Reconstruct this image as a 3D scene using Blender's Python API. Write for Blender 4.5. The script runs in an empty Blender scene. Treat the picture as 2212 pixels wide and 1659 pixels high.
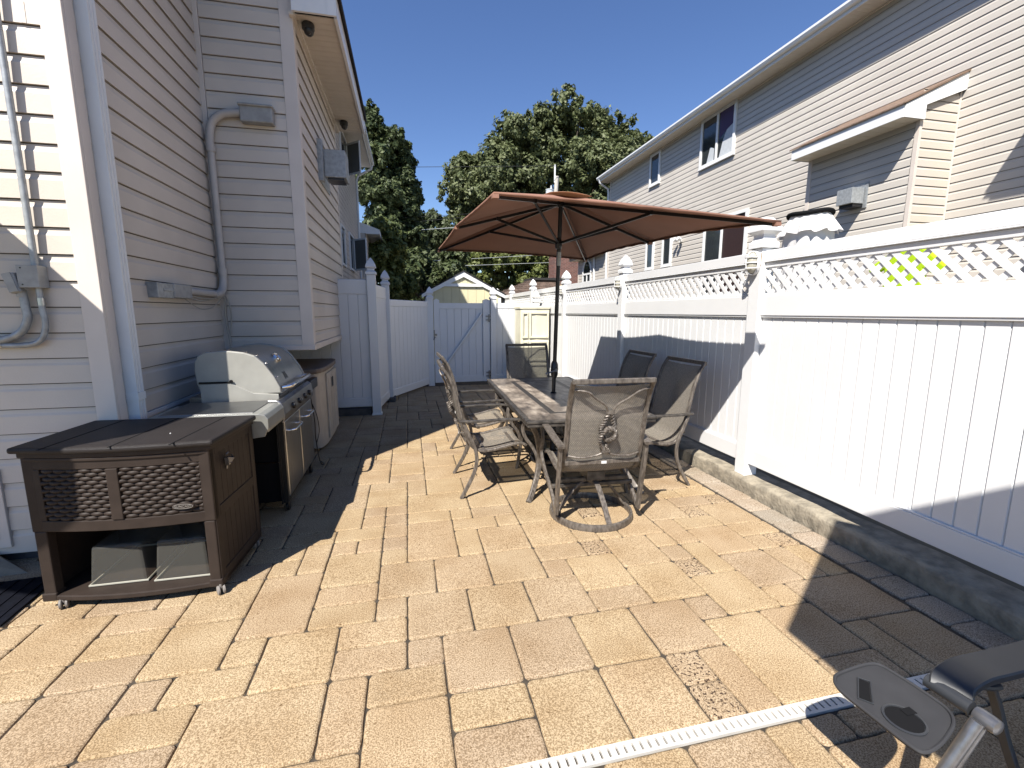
import bpy, bmesh, math, random
import numpy as np
from mathutils import Vector, Matrix

random.seed(7)
D2R = math.radians
scn = bpy.context.scene
COL = scn.collection

# ------------------------------------------------------------------ camera
F = 985.0; CX, CY = 1106.0, 829.5; CAMZ = 1.58
d = Vector((880 - CX, -(674 - CY), -F)).normalized()
u = Vector((0, -d.z, d.y)).normalized()
if u.y < 0: u = -u
r = d.cross(u)
cam = bpy.data.cameras.new('camera')
co = bpy.data.objects.new('camera', cam); COL.objects.link(co)
M = Matrix((r, d, u)).to_4x4()
M.translation = Vector((0, 0, CAMZ))
co.matrix_world = M
cam.sensor_width = 36; cam.lens = 36 * F / 2212
cam.clip_start = 0.05; cam.clip_end = 600
scn.camera = co

# ------------------------------------------------------------------ light
AZ, EL = D2R(38.9), D2R(50.6)
sd = Vector((math.sin(AZ) * math.cos(EL), math.cos(AZ) * math.cos(EL), -math.sin(EL)))   # travel direction
sun = bpy.data.lights.new('sun', 'SUN'); sun.energy = 5.0; sun.angle = D2R(0.5); sun.color = (1, 0.955, 0.88)
so = bpy.data.objects.new('sun', sun); COL.objects.link(so)
so.rotation_euler = sd.to_track_quat('-Z', 'Y').to_euler()
w = bpy.data.worlds.new('World'); scn.world = w; w.use_nodes = True
nt = w.node_tree
sky = nt.nodes.new('ShaderNodeTexSky'); sky.sky_type = 'NISHITA'; sky.sun_disc = False
sky.sun_elevation = EL
sky.sun_rotation = math.atan2(-sd.x, -sd.y)
sky.air_density = 1.0; sky.dust_density = 0.0; sky.ozone_density = 4.0; sky.altitude = 0
bg = nt.nodes['Background']; bg.inputs[1].default_value = 0.074
hs = nt.nodes.new('ShaderNodeHueSaturation'); hs.inputs['Saturation'].default_value = 1.10; hs.inputs['Value'].default_value = 1.12; hs.inputs['Hue'].default_value = 0.51
nt.links.new(sky.outputs[0], hs.inputs['Color']); nt.links.new(hs.outputs[0], bg.inputs[0])
scn.view_settings.view_transform = 'Standard'; scn.view_settings.look = 'None'
scn.view_settings.gamma = 1; scn.view_settings.exposure = 0.9
scn.render.engine = 'CYCLES'
scn.cycles.max_bounces = 8; scn.cycles.diffuse_bounces = 1; scn.cycles.transparent_max_bounces = 16

# ------------------------------------------------------------------ materials
MAT = {}
def mat(name, col, rough=0.6, metal=0.0, var=0.0, scale=6.0, bump=0.0, bscale=60.0, island=0.0,
        col2=None, spec=0.5, stretch=None, trans=0.0, alpha=1.0, coat=0.0, detail=4):
    m = bpy.data.materials.new(name); m.use_nodes = True
    n = m.node_tree.nodes; l = m.node_tree.links
    p = n['Principled BSDF']
    p.inputs['Roughness'].default_value = rough; p.inputs['Metallic'].default_value = metal
    p.inputs['Specular IOR Level'].default_value = spec
    p.inputs['Coat Weight'].default_value = coat
    tc = n.new('ShaderNodeTexCoord'); vec = tc.outputs['Object']
    if stretch:
        mp = n.new('ShaderNodeMapping'); mp.inputs['Scale'].default_value = stretch
        l.new(vec, mp.inputs[0]); vec = mp.outputs[0]
    c2 = col2 if col2 else tuple(c * (1 - var) for c in col)
    src = None
    if var > 0 or col2:
        nz = n.new('ShaderNodeTexNoise'); nz.inputs['Scale'].default_value = scale; nz.inputs['Detail'].default_value = detail
        l.new(vec, nz.inputs['Vector'])
        rp = n.new('ShaderNodeValToRGB')
        rp.color_ramp.elements[0].position = 0.35; rp.color_ramp.elements[1].position = 0.65
        rp.color_ramp.elements[0].color = (*c2, 1); rp.color_ramp.elements[1].color = (*col, 1)
        l.new(nz.outputs[0], rp.inputs[0]); src = rp.outputs[0]
    if island > 0:
        gi = n.new('ShaderNodeNewGeometry')
        hv = n.new('ShaderNodeHueSaturation')
        mr = n.new('ShaderNodeMapRange'); mr.inputs[3].default_value = 1 - island; mr.inputs[4].default_value = 1 + island
        l.new(gi.outputs['Random Per Island'], mr.inputs[0]); l.new(mr.outputs[0], hv.inputs['Value'])
        if src: l.new(src, hv.inputs['Color'])
        else: hv.inputs['Color'].default_value = (*col, 1)
        src = hv.outputs[0]
    if src: l.new(src, p.inputs['Base Color'])
    else: p.inputs['Base Color'].default_value = (*col, 1)
    if bump > 0:
        nb = n.new('ShaderNodeTexNoise'); nb.inputs['Scale'].default_value = bscale; nb.inputs['Detail'].default_value = 5
        l.new(vec, nb.inputs['Vector'])
        b = n.new('ShaderNodeBump'); b.inputs['Strength'].default_value = bump; b.inputs['Distance'].default_value = 0.01
        l.new(nb.outputs[0], b.inputs['Height']); l.new(b.outputs[0], p.inputs['Normal'])
    out = n['Material Output']
    if trans > 0:
        tr = n.new('ShaderNodeBsdfTranslucent')
        if src: l.new(src, tr.inputs[0])
        else: tr.inputs[0].default_value = (*col, 1)
        mx = n.new('ShaderNodeMixShader'); mx.inputs[0].default_value = trans
        l.new(p.outputs[0], mx.inputs[1]); l.new(tr.outputs[0], mx.inputs[2]); l.new(mx.outputs[0], out.inputs[0])
    if alpha < 1: p.inputs['Alpha'].default_value = alpha
    MAT[name] = m
    return m

mat('siding', (0.68, 0.605, 0.525), 0.45, var=0.15, scale=1.3, bump=0.10, bscale=90, spec=0.35)
mat('lap_shade', (0.13, 0.12, 0.11), 0.8, var=0.3, scale=8)  # painted shade line where a siding course tucks under the next
mat('siding_neighbour', (0.575, 0.53, 0.47), 0.5, var=0.08, scale=1.1, bump=0.10, bscale=90, spec=0.3)
mat('siding_stained', (0.57, 0.50, 0.415), 0.5, var=0.10, col2=(0.56, 0.50, 0.44), scale=2.0, spec=0.3)
mat('trim', (0.70, 0.62, 0.55), 0.45, var=0.08, scale=3)
mat('white_trim', (0.80, 0.80, 0.79), 0.4, var=0.05, scale=4)
mat('soffit', (0.76, 0.69, 0.59), 0.6, var=0.06, scale=4)
mat('vinyl', (0.76, 0.757, 0.755), 0.33, var=0.035, scale=2.5, bump=0.04, bscale=30)
mat('galvanised', (0.40, 0.42, 0.43), 0.5, metal=0.35, var=0.25, scale=25, bump=0.05)
mat('pvc', (0.50, 0.47, 0.44), 0.5, var=0.12, scale=10)
mat('box_grey', (0.36, 0.36, 0.35), 0.5, var=0.2, scale=20)
mat('shingle', (0.035, 0.033, 0.033), 0.9, var=0.5, scale=30, bump=0.5)
mat('shingle_brown', (0.16, 0.11, 0.085), 0.9, var=0.5, scale=18, bump=0.5, island=0.4)
mat('inlay', (0.05, 0.045, 0.04), 0.45, col2=(0.025, 0.022, 0.02), scale=120)
mat('tan_roof', (0.23, 0.155, 0.11), 0.9, var=0.4, scale=18, bump=0.4)
mat('concrete', (0.33, 0.285, 0.215), 0.95, col2=(0.19, 0.165, 0.125), var=0.4, scale=13, bump=1.0, bscale=45, detail=10)
mat('foundation', (0.10, 0.095, 0.09), 0.9, var=0.4, scale=8, bump=0.5)
mat('joint', (0.065, 0.052, 0.038), 1.0, var=0.5, scale=20, bump=0.6)
mat('earth', (0.16, 0.14, 0.10), 1.0, var=0.4, scale=1.2, bump=0.6)
mat('black', (0.012, 0.012, 0.013), 0.35, var=0.2, scale=20)
mat('matte_black', (0.010, 0.010, 0.011), 0.95, spec=0.1)
mat('camera_plastic', (0.03, 0.032, 0.034), 0.35)
mat('frame', (0.175, 0.15, 0.127), 0.42, metal=0.2, col2=(0.075, 0.063, 0.053), scale=18, stretch=(3, 3, 1), bump=0.15, bscale=50, detail=8)
mat('frame_dark', (0.10, 0.088, 0.076), 0.42, metal=0.2, col2=(0.035, 0.031, 0.028), scale=20, bump=0.1)
mat('box_brown', (0.036, 0.026, 0.021), 0.55, spec=0.22, var=0.2, scale=12, bump=0.12, bscale=160)
mat('box_lid', (0.025, 0.021, 0.020), 0.55, spec=0.25, var=0.2, scale=6, bump=0.15, bscale=120)
mat('caster', (0.22, 0.20, 0.18), 0.6, var=0.2)
mat('steel', (0.52, 0.52, 0.51), 0.28, metal=1.0, var=0.25, scale=5, stretch=(1, 30, 1))
mat('steel_dark', (0.30, 0.30, 0.30), 0.35, metal=1.0, var=0.3, scale=5)
mat('chrome', (0.85, 0.85, 0.85), 0.08, metal=1.0)
mat('cast_grey', (0.32, 0.31, 0.275), 0.4, var=0.10, scale=9, bump=0.05, spec=0.5)
mat('shelf_grey', (0.34, 0.34, 0.31), 0.35, var=0.15, scale=9, metal=0.4)
mat('cabinet_cream', (0.50, 0.44, 0.37), 0.5, var=0.12, scale=7)
mat('cabinet_top', (0.19, 0.145, 0.11), 0.6, var=0.2, scale=7)
mat('locker_yellow', (0.72, 0.68, 0.52), 0.55, var=0.10, scale=5)
mat('shed_yellow', (0.66, 0.60, 0.38), 0.6, var=0.05, scale=4)
mat('glass_dark', (0.03, 0.035, 0.04), 0.06, spec=0.8)
mat('screen', (0.20, 0.20, 0.19), 0.5, var=0.1, scale=60)
mat('curtain', (0.55, 0.58, 0.60), 0.8, var=0.2, scale=9, stretch=(1, 8, 1))
mat('purple_cloth', (0.06, 0.04, 0.10), 0.8)
mat('blind_red', (0.035, 0.016, 0.014), 0.6, var=0.3, scale=30)
mat('canopy', (0.30, 0.155, 0.108), 0.85, var=0.10, scale=3, trans=0.06, bump=0.1, bscale=200)
mat('canopy_vent', (0.68, 0.44, 0.29), 0.85, var=0.12, scale=8, trans=0.3)
mat('white_cloth', (0.78, 0.76, 0.74), 0.9, trans=0.25, var=0.06)
mat('neon', (0.62, 0.85, 0.02), 0.8, trans=0.35)
mat('wood_pole', (0.55, 0.50, 0.44), 0.85, var=0.3, scale=6, stretch=(8, 8, 1))
mat('transformer_grey', (0.55, 0.58, 0.60), 0.4)
mat('brick', (0.22, 0.09, 0.07), 0.85, var=0.4, scale=30)
mat('bark', (0.07, 0.055, 0.04), 0.95, var=0.4, scale=12, bump=0.6)
mat('zg_grey', (0.042, 0.042, 0.045), 0.62, spec=0.22, var=0.12, scale=14)
mat('zg_arm', (0.032, 0.034, 0.038), 0.42, var=0.15, scale=8)
mat('zg_tube', (0.22, 0.22, 0.23), 0.3, metal=0.7, var=0.2, scale=40)
mat('grate_white', (0.60, 0.57, 0.52), 0.5, var=0.12, scale=9)
mat('frosted', (0.42, 0.40, 0.33), 0.35, var=0.1, scale=20)
mat('rust', (0.35, 0.20, 0.06), 0.8, var=0.4, scale=40)
mat('mat_blue', (0.006, 0.007, 0.012), 0.95, spec=0.1, var=0.4, scale=20)
mat('wedge', (0.30, 0.24, 0.17), 0.9, var=0.3, scale=9)
mat('wire', (0.03, 0.03, 0.03), 0.6)
mat('wire_light', (0.40, 0.42, 0.42), 0.5)
mat('cable_beige', (0.40, 0.37, 0.32), 0.6)

def leafmat(name, c1, c2):
    m = bpy.data.materials.new(name); m.use_nodes = True
    n = m.node_tree.nodes; l = m.node_tree.links; p = n['Principled BSDF']
    g = n.new('ShaderNodeNewGeometry'); rp = n.new('ShaderNodeValToRGB')
    rp.color_ramp.elements[0].color = (*c1, 1); rp.color_ramp.elements[1].color = (*c2, 1)
    l.new(g.outputs['Random Per Island'], rp.inputs[0]); l.new(rp.outputs[0], p.inputs['Base Color'])
    p.inputs['Roughness'].default_value = 0.55; p.inputs['Specular IOR Level'].default_value = 0.35
    t = n.new('ShaderNodeBsdfTranslucent'); l.new(rp.outputs[0], t.inputs[0])
    mx = n.new('ShaderNodeMixShader'); mx.inputs[0].default_value = 0.22
    l.new(p.outputs[0], mx.inputs[1]); l.new(t.outputs[0], mx.inputs[2]); l.new(mx.outputs[0], n['Material Output'].inputs[0])
    MAT[name] = m
def brickmat():
    m = MAT['brick']; n = m.node_tree.nodes; l = m.node_tree.links; p = n['Principled BSDF']
    b = n.new('ShaderNodeTexBrick'); tc = n.new('ShaderNodeTexCoord'); mp = n.new('ShaderNodeMapping'); mp.inputs['Rotation'].default_value = (D2R(90), 0, 0)
    l.new(tc.outputs['Object'], mp.inputs[0]); l.new(mp.outputs[0], b.inputs['Vector'])
    b.inputs['Scale'].default_value = 1; b.inputs['Brick Width'].default_value = .22; b.inputs['Row Height'].default_value = .075; b.inputs['Mortar Size'].default_value = .006
    b.inputs['Color1'].default_value = (.17, .065, .05, 1); b.inputs['Color2'].default_value = (.10, .04, .035, 1); b.inputs['Mortar'].default_value = (.28, .24, .21, 1)
    l.new(b.outputs[0], p.inputs['Base Color'])
brickmat()
leafmat('leaf_oak', (0.070, 0.090, 0.034), (0.170, 0.190, 0.085))
leafmat('leaf_dark', (0.032, 0.052, 0.020), (0.115, 0.140, 0.055))
leafmat('leaf_bright', (0.070, 0.095, 0.022), (0.190, 0.210, 0.065))
leafmat('leaf_grey', (0.060, 0.080, 0.035), (0.140, 0.165, 0.085))

def sling_material():
    m = bpy.data.materials.new('sling'); m.use_nodes = True; n = m.node_tree.nodes; l = m.node_tree.links
    p = n['Principled BSDF']; p.inputs['Roughness'].default_value = 0.75
    uv = n.new('ShaderNodeUVMap')
    br = n.new('ShaderNodeTexBrick'); br.inputs['Scale'].default_value = 1.0
    br.inputs['Brick Width'].default_value = 0.014; br.inputs['Row Height'].default_value = 0.010
    br.inputs['Mortar Size'].default_value = 0.0018
    br.inputs['Color1'].default_value = (0.45, 0.39, 0.31, 1); br.inputs['Color2'].default_value = (0.37, 0.325, 0.255, 1)
    br.inputs['Mortar'].default_value = (0.14, 0.12, 0.10, 1)
    l.new(uv.outputs[0], br.inputs['Vector'])
    nz = n.new('ShaderNodeTexNoise'); nz.inputs['Scale'].default_value = 45; l.new(uv.outputs[0], nz.inputs['Vector'])
    mxc = n.new('ShaderNodeMixRGB'); mxc.blend_type = 'MULTIPLY'; mxc.inputs[0].default_value = 0.5
    l.new(br.outputs[0], mxc.inputs[1]); l.new(nz.outputs[0], mxc.inputs[2])
    gm = n.new('ShaderNodeBrightContrast'); gm.inputs['Bright'].default_value = 0.04
    l.new(mxc.outputs[0], gm.inputs[0])
    l.new(gm.outputs[0], p.inputs['Base Color'])
    tr = n.new('ShaderNodeBsdfTranslucent'); l.new(gm.outputs[0], tr.inputs[0])
    mx = n.new('ShaderNodeMixShader'); mx.inputs[0].default_value = 0.25
    l.new(p.outputs[0], mx.inputs[1]); l.new(tr.outputs[0], mx.inputs[2])
    tp = n.new('ShaderNodeBsdfTransparent'); m2 = n.new('ShaderNodeMixShader'); m2.inputs[0].default_value = 0.14
    l.new(mx.outputs[0], m2.inputs[1]); l.new(tp.outputs[0], m2.inputs[2]); l.new(m2.outputs[0], n['Material Output'].inputs[0])
    MAT['sling'] = m
sling_material()

def paver_material(name, cols, stain=0.93):
    m = bpy.data.materials.new(name); m.use_nodes = True; n = m.node_tree.nodes; l = m.node_tree.links
    p = n['Principled BSDF']; p.inputs['Roughness'].default_value = 0.92; p.inputs['Specular IOR Level'].default_value = 0.25
    g = n.new('ShaderNodeNewGeometry'); tc = n.new('ShaderNodeTexCoord')
    rp = n.new('ShaderNodeValToRGB'); cr = rp.color_ramp
    cr.elements[0].color = (*cols[0], 1); cr.elements[1].color = (*cols[-1], 1)
    for i, c in enumerate(cols[1:-1]):
        e = cr.elements.new((i + 1) / (len(cols) - 1)); e.color = (*c, 1)
    l.new(g.outputs['Random Per Island'], rp.inputs[0])
    def noise(s, det=4, lo=0.35, hi=0.65):
        z = n.new('ShaderNodeTexNoise'); z.inputs['Scale'].default_value = s; z.inputs['Detail'].default_value = det
        l.new(tc.outputs['Object'], z.inputs['Vector'])
        r2 = n.new('ShaderNodeMapRange'); r2.inputs[1].default_value = lo; r2.inputs[2].default_value = hi
        l.new(z.outputs[0], r2.inputs[0]); return r2.outputs[0], z.outputs[0]
    def mul(a, fac, dark, light=(1, 1, 1)):
        mc = n.new('ShaderNodeMixRGB'); mc.inputs[1].default_value = (*dark, 1); mc.inputs[2].default_value = (*light, 1)
        l.new(fac, mc.inputs[0])
        mm = n.new('ShaderNodeMixRGB'); mm.blend_type = 'MULTIPLY'; mm.inputs[0].default_value = 1
        l.new(a, mm.inputs[1]); l.new(mc.outputs[0], mm.inputs[2]); return mm.outputs[0]
    c = rp.outputs[0]
    f, _ = noise(170, 4, 0.42, 0.58); c = mul(c, f, (0.60, 0.545, 0.475), (1.14, 1.12, 1.09))
    f, _ = noise(420, 2, 0.50, 0.60); c = mul(c, f, (.93, .93, .93), (1.2, 1.18, 1.12))
    f, _ = noise(3.2, 7, 0.32, 0.62); c = mul(c, f, (0.82, 0.77, 0.71))
    f, _ = noise(60, 3, 0.27, 0.36); c = mul(c, f, (0.45, 0.37, 0.28))
    # a few stones carry dark lichen blots
    sp, _ = noise(75, 6, 0.555, 0.60)
    gt = n.new('ShaderNodeMath'); gt.operation = 'GREATER_THAN'; gt.inputs[1].default_value = stain
    l.new(g.outputs['Random Per Island'], gt.inputs[0])
    mu = n.new('ShaderNodeMath'); mu.operation = 'MULTIPLY'; l.new(sp, mu.inputs[0]); l.new(gt.outputs[0], mu.inputs[1])
    mm = n.new('ShaderNodeMixRGB'); mm.inputs[2].default_value = (0.05, 0.03, 0.02, 1)
    l.new(mu.outputs[0], mm.inputs[0]); l.new(c, mm.inputs[1])
    l.new(mm.outputs[0], p.inputs['Base Color'])
    _, z = noise(160, 5)
    b = n.new('ShaderNodeBump'); b.inputs['Strength'].default_value = 0.55; b.inputs['Distance'].default_value = 0.004
    l.new(z, b.inputs['Height']); l.new(b.outputs[0], p.inputs['Normal'])
    MAT[name] = m
paver_material('paver', [(0.43, 0.335, 0.22), (0.41, 0.315, 0.21), (0.375, 0.295, 0.21), (0.44, 0.345, 0.225), (0.415, 0.325, 0.21), (0.39, 0.305, 0.21)], 2.0)
paver_material('paver_border', [(0.36, 0.32, 0.27), (0.40, 0.34, 0.28), (0.33, 0.30, 0.26)], 2.0)
paver_material('paver_lichen', [(0.42, 0.33, 0.23), (0.38, 0.30, 0.21)], -1.0)

def tile_material():
    m = bpy.data.materials.new('tile'); m.use_nodes = True; n = m.node_tree.nodes; l = m.node_tree.links
    p = n['Principled BSDF']; p.inputs['Roughness'].default_value = 0.38
    tc = n.new('ShaderNodeTexCoord')
    def ns(s, st):
        mp = n.new('ShaderNodeMapping'); mp.inputs['Scale'].default_value = st; l.new(tc.outputs['Object'], mp.inputs[0])
        z = n.new('ShaderNodeTexNoise'); z.inputs['Scale'].default_value = s; z.inputs['Detail'].default_value = 9; z.inputs['Roughness'].default_value = 0.7
        l.new(mp.outputs[0], z.inputs['Vector']); return z.outputs[0]
    rp = n.new('ShaderNodeValToRGB'); cr = rp.color_ramp
    cr.elements[0].position = 0.34; cr.elements[0].color = (0.06, 0.048, 0.04, 1)
    cr.elements[1].position = 0.68; cr.elements[1].color = (0.42, 0.36, 0.295, 1)
    e = cr.elements.new(0.5); e.color = (0.19, 0.155, 0.125, 1)
    l.new(ns(5, (2.2, 1, 1)), rp.inputs[0])
    g = n.new('ShaderNodeNewGeometry'); hv = n.new('ShaderNodeHueSaturation')
    mr = n.new('ShaderNodeMapRange'); mr.inputs[3].default_value = 0.75; mr.inputs[4].default_value = 1.25
    l.new(g.outputs['Random Per Island'], mr.inputs[0]); l.new(mr.outputs[0], hv.inputs['Value']); l.new(rp.outputs[0], hv.inputs['Color'])
    l.new(hv.outputs[0], p.inputs['Base Color'])
    MAT['tile'] = m
tile_material()

def bin_material():
    m = bpy.data.materials.new('clear_plastic'); m.use_nodes = True; n = m.node_tree.nodes; l = m.node_tree.links
    p = n['Principled BSDF']; p.inputs['Base Color'].default_value = (0.26, 0.255, 0.23, 1); p.inputs['Roughness'].default_value = 0.12
    tp = n.new('ShaderNodeBsdfTransparent'); tp.inputs[0].default_value = (0.84, 0.83, 0.80, 1)
    mx = n.new('ShaderNodeMixShader'); mx.inputs[0].default_value = 0.80
    l.new(p.outputs[0], mx.inputs[1]); l.new(tp.outputs[0], mx.inputs[2]); l.new(mx.outputs[0], n['Material Output'].inputs[0])
    MAT['clear_plastic'] = m
bin_material()

# ------------------------------------------------------------------ mesh helpers
class MB:
    def __init__(s): s.v = []; s.f = []; s.uv = None
    def add(s, vs, fs):
        o = len(s.v); s.v += [tuple(v) for v in vs]; s.f += [tuple(i + o for i in f) for f in fs]; return s
    def box(s, a, b, M=None):
        x0, y0, z0 = a; x1, y1, z1 = b
        x0, x1 = sorted((x0, x1)); y0, y1 = sorted((y0, y1)); z0, z1 = sorted((z0, z1))
        vs = [Vector(c) for c in ((x0, y0, z0), (x1, y0, z0), (x1, y1, z0), (x0, y1, z0), (x0, y0, z1), (x1, y0, z1), (x1, y1, z1), (x0, y1, z1))]
        if M: vs = [M @ v for v in vs]
        return s.add(vs, [(0, 3, 2, 1), (4, 5, 6, 7), (0, 1, 5, 4), (1, 2, 6, 5), (2, 3, 7, 6), (3, 0, 4, 7)])
    def bar(s, a, b, w_, h_, up=(0, 0, 1)):
        return s.sweep([a, b], w_, h_, up=up, spline=False)
    def sweep(s, pts, w_, h_=None, up=(0, 0, 1), spline=True, sub=6, seg=10, closed=False, taper=None):
        """rectangular (h_ given) or round (h_ None) section along pts"""
        P = [Vector(p) for p in pts]
        if spline and len(P) > 2: P = catmull(P, sub, closed)
        n = len(P); rings = []; nrm = None
        for i, p in enumerate(P):
            if closed: t = (P[(i + 1) % n] - P[i - 1]).normalized()
            else: t = (P[min(i + 1, n - 1)] - P[max(i - 1, 0)]).normalized()
            if h_ is None:
                if nrm is None:
                    a = Vector((0, 0, 1)) if abs(t.z) < 0.9 else Vector((1, 0, 0))
                    nrm = (a - t * a.dot(t)).normalized()
                else:
                    nrm = (nrm - t * nrm.dot(t)).normalized()
                b = t.cross(nrm)
                k = taper(i / (n - 1)) if taper else 1
                rings.append([p + (nrm * math.cos(2 * math.pi * j / seg) + b * math.sin(2 * math.pi * j / seg)) * w_ * k for j in range(seg)])
            else:
                U = Vector(up); b = t.cross(U)
                if b.length < 1e-3: b = Vector((1, 0, 0))
                b.normalize(); q = b.cross(t).normalized()
                hw, hh = w_ / 2, h_ / 2; c = min(hw, hh) * 0.35
                rings.append([p + b * x + q * y for x, y in ((-hw, -hh + c), (-hw, hh - c), (-hw + c, hh), (hw - c, hh), (hw, hh - c), (hw, -hh + c), (hw - c, -hh), (-hw + c, -hh))])
        m = len(rings[0]); vs = [v for rg in rings for v in rg]; fs = []
        for i in range(n if closed else n - 1):
            for j in range(m):
                a = i * m + j; b_ = i * m + (j + 1) % m; i2 = (i + 1) % n
                fs.append((a, i2 * m + j, i2 * m + (j + 1) % m, b_))
        if not closed:
            fs.append(tuple(range(m))); fs.append(tuple(reversed(range((n - 1) * m, n * m))))
        return s.add(vs, fs)
    def lathe(s, prof, c=(0, 0, 0), seg=24, axis='Z', M=None, ang0=0.0):
        vs = []; fs = []
        for (rr, h) in prof:
            for j in range(seg):
                a = ang0 + 2 * math.pi * j / seg; v = Vector((rr * math.cos(a), rr * math.sin(a), h))
                if axis == 'X': v = Vector((v.z, v.x, v.y))
                if axis == 'Y': v = Vector((v.y, v.z, v.x))
                if M: v = M @ v
                vs.append(v + Vector(c))
        for i in range(len(prof) - 1):
            for j in range(seg):
                fs.append((i * seg + j, i * seg + (j + 1) % seg, (i + 1) * seg + (j + 1) % seg, (i + 1) * seg + j))
        fs.append(tuple(reversed(range(seg)))); k = (len(prof) - 1) * seg; fs.append(tuple(range(k, k + seg)))
        return s.add(vs, fs)
    def prism(s, poly, vec):
        n = len(poly); P = [Vector(p) for p in poly]; V = Vector(vec)
        vs = P + [p + V for p in P]
        fs = [tuple(reversed(range(n))), tuple(range(n, 2 * n))] + [(i, (i + 1) % n, n + (i + 1) % n, n + i) for i in range(n)]
        return s.add(vs, fs)
    def grid(s, fn, nu, nv):
        vs = [fn(i / nu, j / nv) for j in range(nv + 1) for i in range(nu + 1)]
        fs = [(j * (nu + 1) + i, j * (nu + 1) + i + 1, (j + 1) * (nu + 1) + i + 1, (j + 1) * (nu + 1) + i) for j in range(nv) for i in range(nu)]
        return s.add(vs, fs)
    def build(s, name, m, parent=None, smooth=False, bevel=0.0, fix=True, solid=0.0, uvs=None, label=None):
        me = bpy.data.meshes.new(name); me.from_pydata([tuple(v) for v in s.v], [], s.f)
        if uvs:
            ul = me.uv_layers.new(name='UVMap')
            for lp in me.loops: ul.data[lp.index].uv = uvs[lp.vertex_index]
        if fix:
            bm = bmesh.new(); bm.from_mesh(me); bmesh.ops.recalc_face_normals(bm, faces=bm.faces); bm.to_mesh(me); bm.free()
        if smooth:
            me.polygons.foreach_set('use_smooth', [True] * len(me.polygons))
            try: me.set_sharp_from_angle(angle=D2R(40))
            except Exception: pass
        me.materials.append(MAT[m] if isinstance(m, str) else m)
        if getattr(s, 'grime', None):  # grime lists the faces that take the painted lap shade
            me.materials.append(MAT['lap_shade'])
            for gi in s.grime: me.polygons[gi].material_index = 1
        o = bpy.data.objects.new(name, me); COL.objects.link(o)
        if parent: o.parent = parent
        if label: o['label'] = label
        if solid:
            md = o.modifiers.new('thickness', 'SOLIDIFY'); md.thickness = solid; md.offset = 0
        if bevel > 0:
            md = o.modifiers.new('bevel', 'BEVEL'); md.width = bevel; md.segments = 2; md.limit_method = 'ANGLE'; md.angle_limit = D2R(35)
        return o

def catmull(P, sub, closed=False):
    out = []; n = len(P)
    rng = range(n) if closed else range(n - 1)
    for i in rng:
        if closed: p0, p1, p2, p3 = P[i - 1], P[i], P[(i + 1) % n], P[(i + 2) % n]
        else: p0, p1, p2, p3 = P[max(i - 1, 0)], P[i], P[i + 1], P[min(i + 2, n - 1)]
        for k in range(sub):
            t = k / sub; t2 = t * t; t3 = t2 * t
            out.append(0.5 * ((2 * p1) + (p2 - p0) * t + (2 * p0 - 5 * p1 + 4 * p2 - p3) * t2 + (3 * p1 - p0 - 3 * p2 + p3) * t3))
    if not closed: out.append(P[-1].copy())
    return out

def tag(o, label=None, cat=None, group=None, kind=None):
    if label: o['label'] = label
    if cat: o['category'] = cat
    if group: o['group'] = group
    if kind: o['kind'] = kind
    return o
def thing(name, label, cat, loc=(0, 0, 0), rz=0.0, group=None):
    o = bpy.data.objects.new(name, None); COL.objects.link(o); o.empty_display_size = 0.1
    o.location = loc; o.rotation_euler = (0, 0, rz)
    return tag(o, label, cat, group)
def copy_tree(o, parent=None):
    c = o.copy(); COL.objects.link(c)
    if parent: c.parent = parent
    for ch in list(o.children): copy_tree(ch, c)
    return c
def local(root, M):  # helper: nothing
    return root.matrix_world @ M

def siding(p0, u, L, z0, z1, n, e=0.155, t=0.018, off=0.0):
    """lapped vinyl siding as real courses; p0 xy start, u along, n outward"""
    m = MB(); u = Vector((*u, 0)); n = Vector((*n, 0)); P = Vector((p0[0], p0[1], 0))
    prof = [(0.003, 0.0), (0.003, .12), (t - .004, .12), (t - .004, 0.0), (t, 0.0), (t * 0.86, 0.70), (t * 0.52, 0.79), (0.0045, .955), (0.003, 1.0)]
    srs = random.Random(int(L * 100) + int(z0 * 10))
    z = z0 - off; k = 0; m.grime = []  # grime collects the painted lap shade faces
    while z < z1 - 1e-4:
        vs = []; a = max(z, z0); b = min(z + e, z1)
        for q in (0, 1):
            for dd, h in prof:
                hz = z + h * e
                hz = min(max(hz, a), b)
                vs.append(P + u * (L * q) + n * dd + Vector((0, 0, hz)))
        c = len(prof)
        m.add(vs, [(i, i + 1, c + i + 1, c + i) for i in range(c - 1)]); m.grime.append(len(m.f) - 1)  # last strip of each course takes the painted lap shade
        if L > 3 and k % 2 == 0:                       # panel overlap seams
            for _q in range(int(L / 3.6)):
                xs = srs.uniform(0, L - .03); ov = []
                for q in (0, .022):
                    for dd, h in prof[4:]:
                        ov.append(P + u * (xs + q) + n * (dd + .0022) + Vector((0, 0, min(max(z + h * e, a), b))))
                c2 = len(prof) - 4
                m.add(ov + [P + u * xs + n * 0.001 + Vector((0, 0, a)), P + u * xs + n * .001 + Vector((0, 0, b)), P + u * (xs + .022) + n * .001 + Vector((0, 0, a)), P + u * (xs + .022) + n * .001 + Vector((0, 0, b))], [(i, i + 1, c2 + i + 1, c2 + i) for i in range(c2 - 1)] + [(0, 2 * c2, 2 * c2 + 1, c2 - 1, 1) if c2 < 4 else tuple([2 * c2] + list(range(c2)) + [2 * c2 + 1]), tuple([2 * c2 + 2] + list(range(c2, 2 * c2)) + [2 * c2 + 3])])
        k += 1
        z += e
    return m

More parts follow.
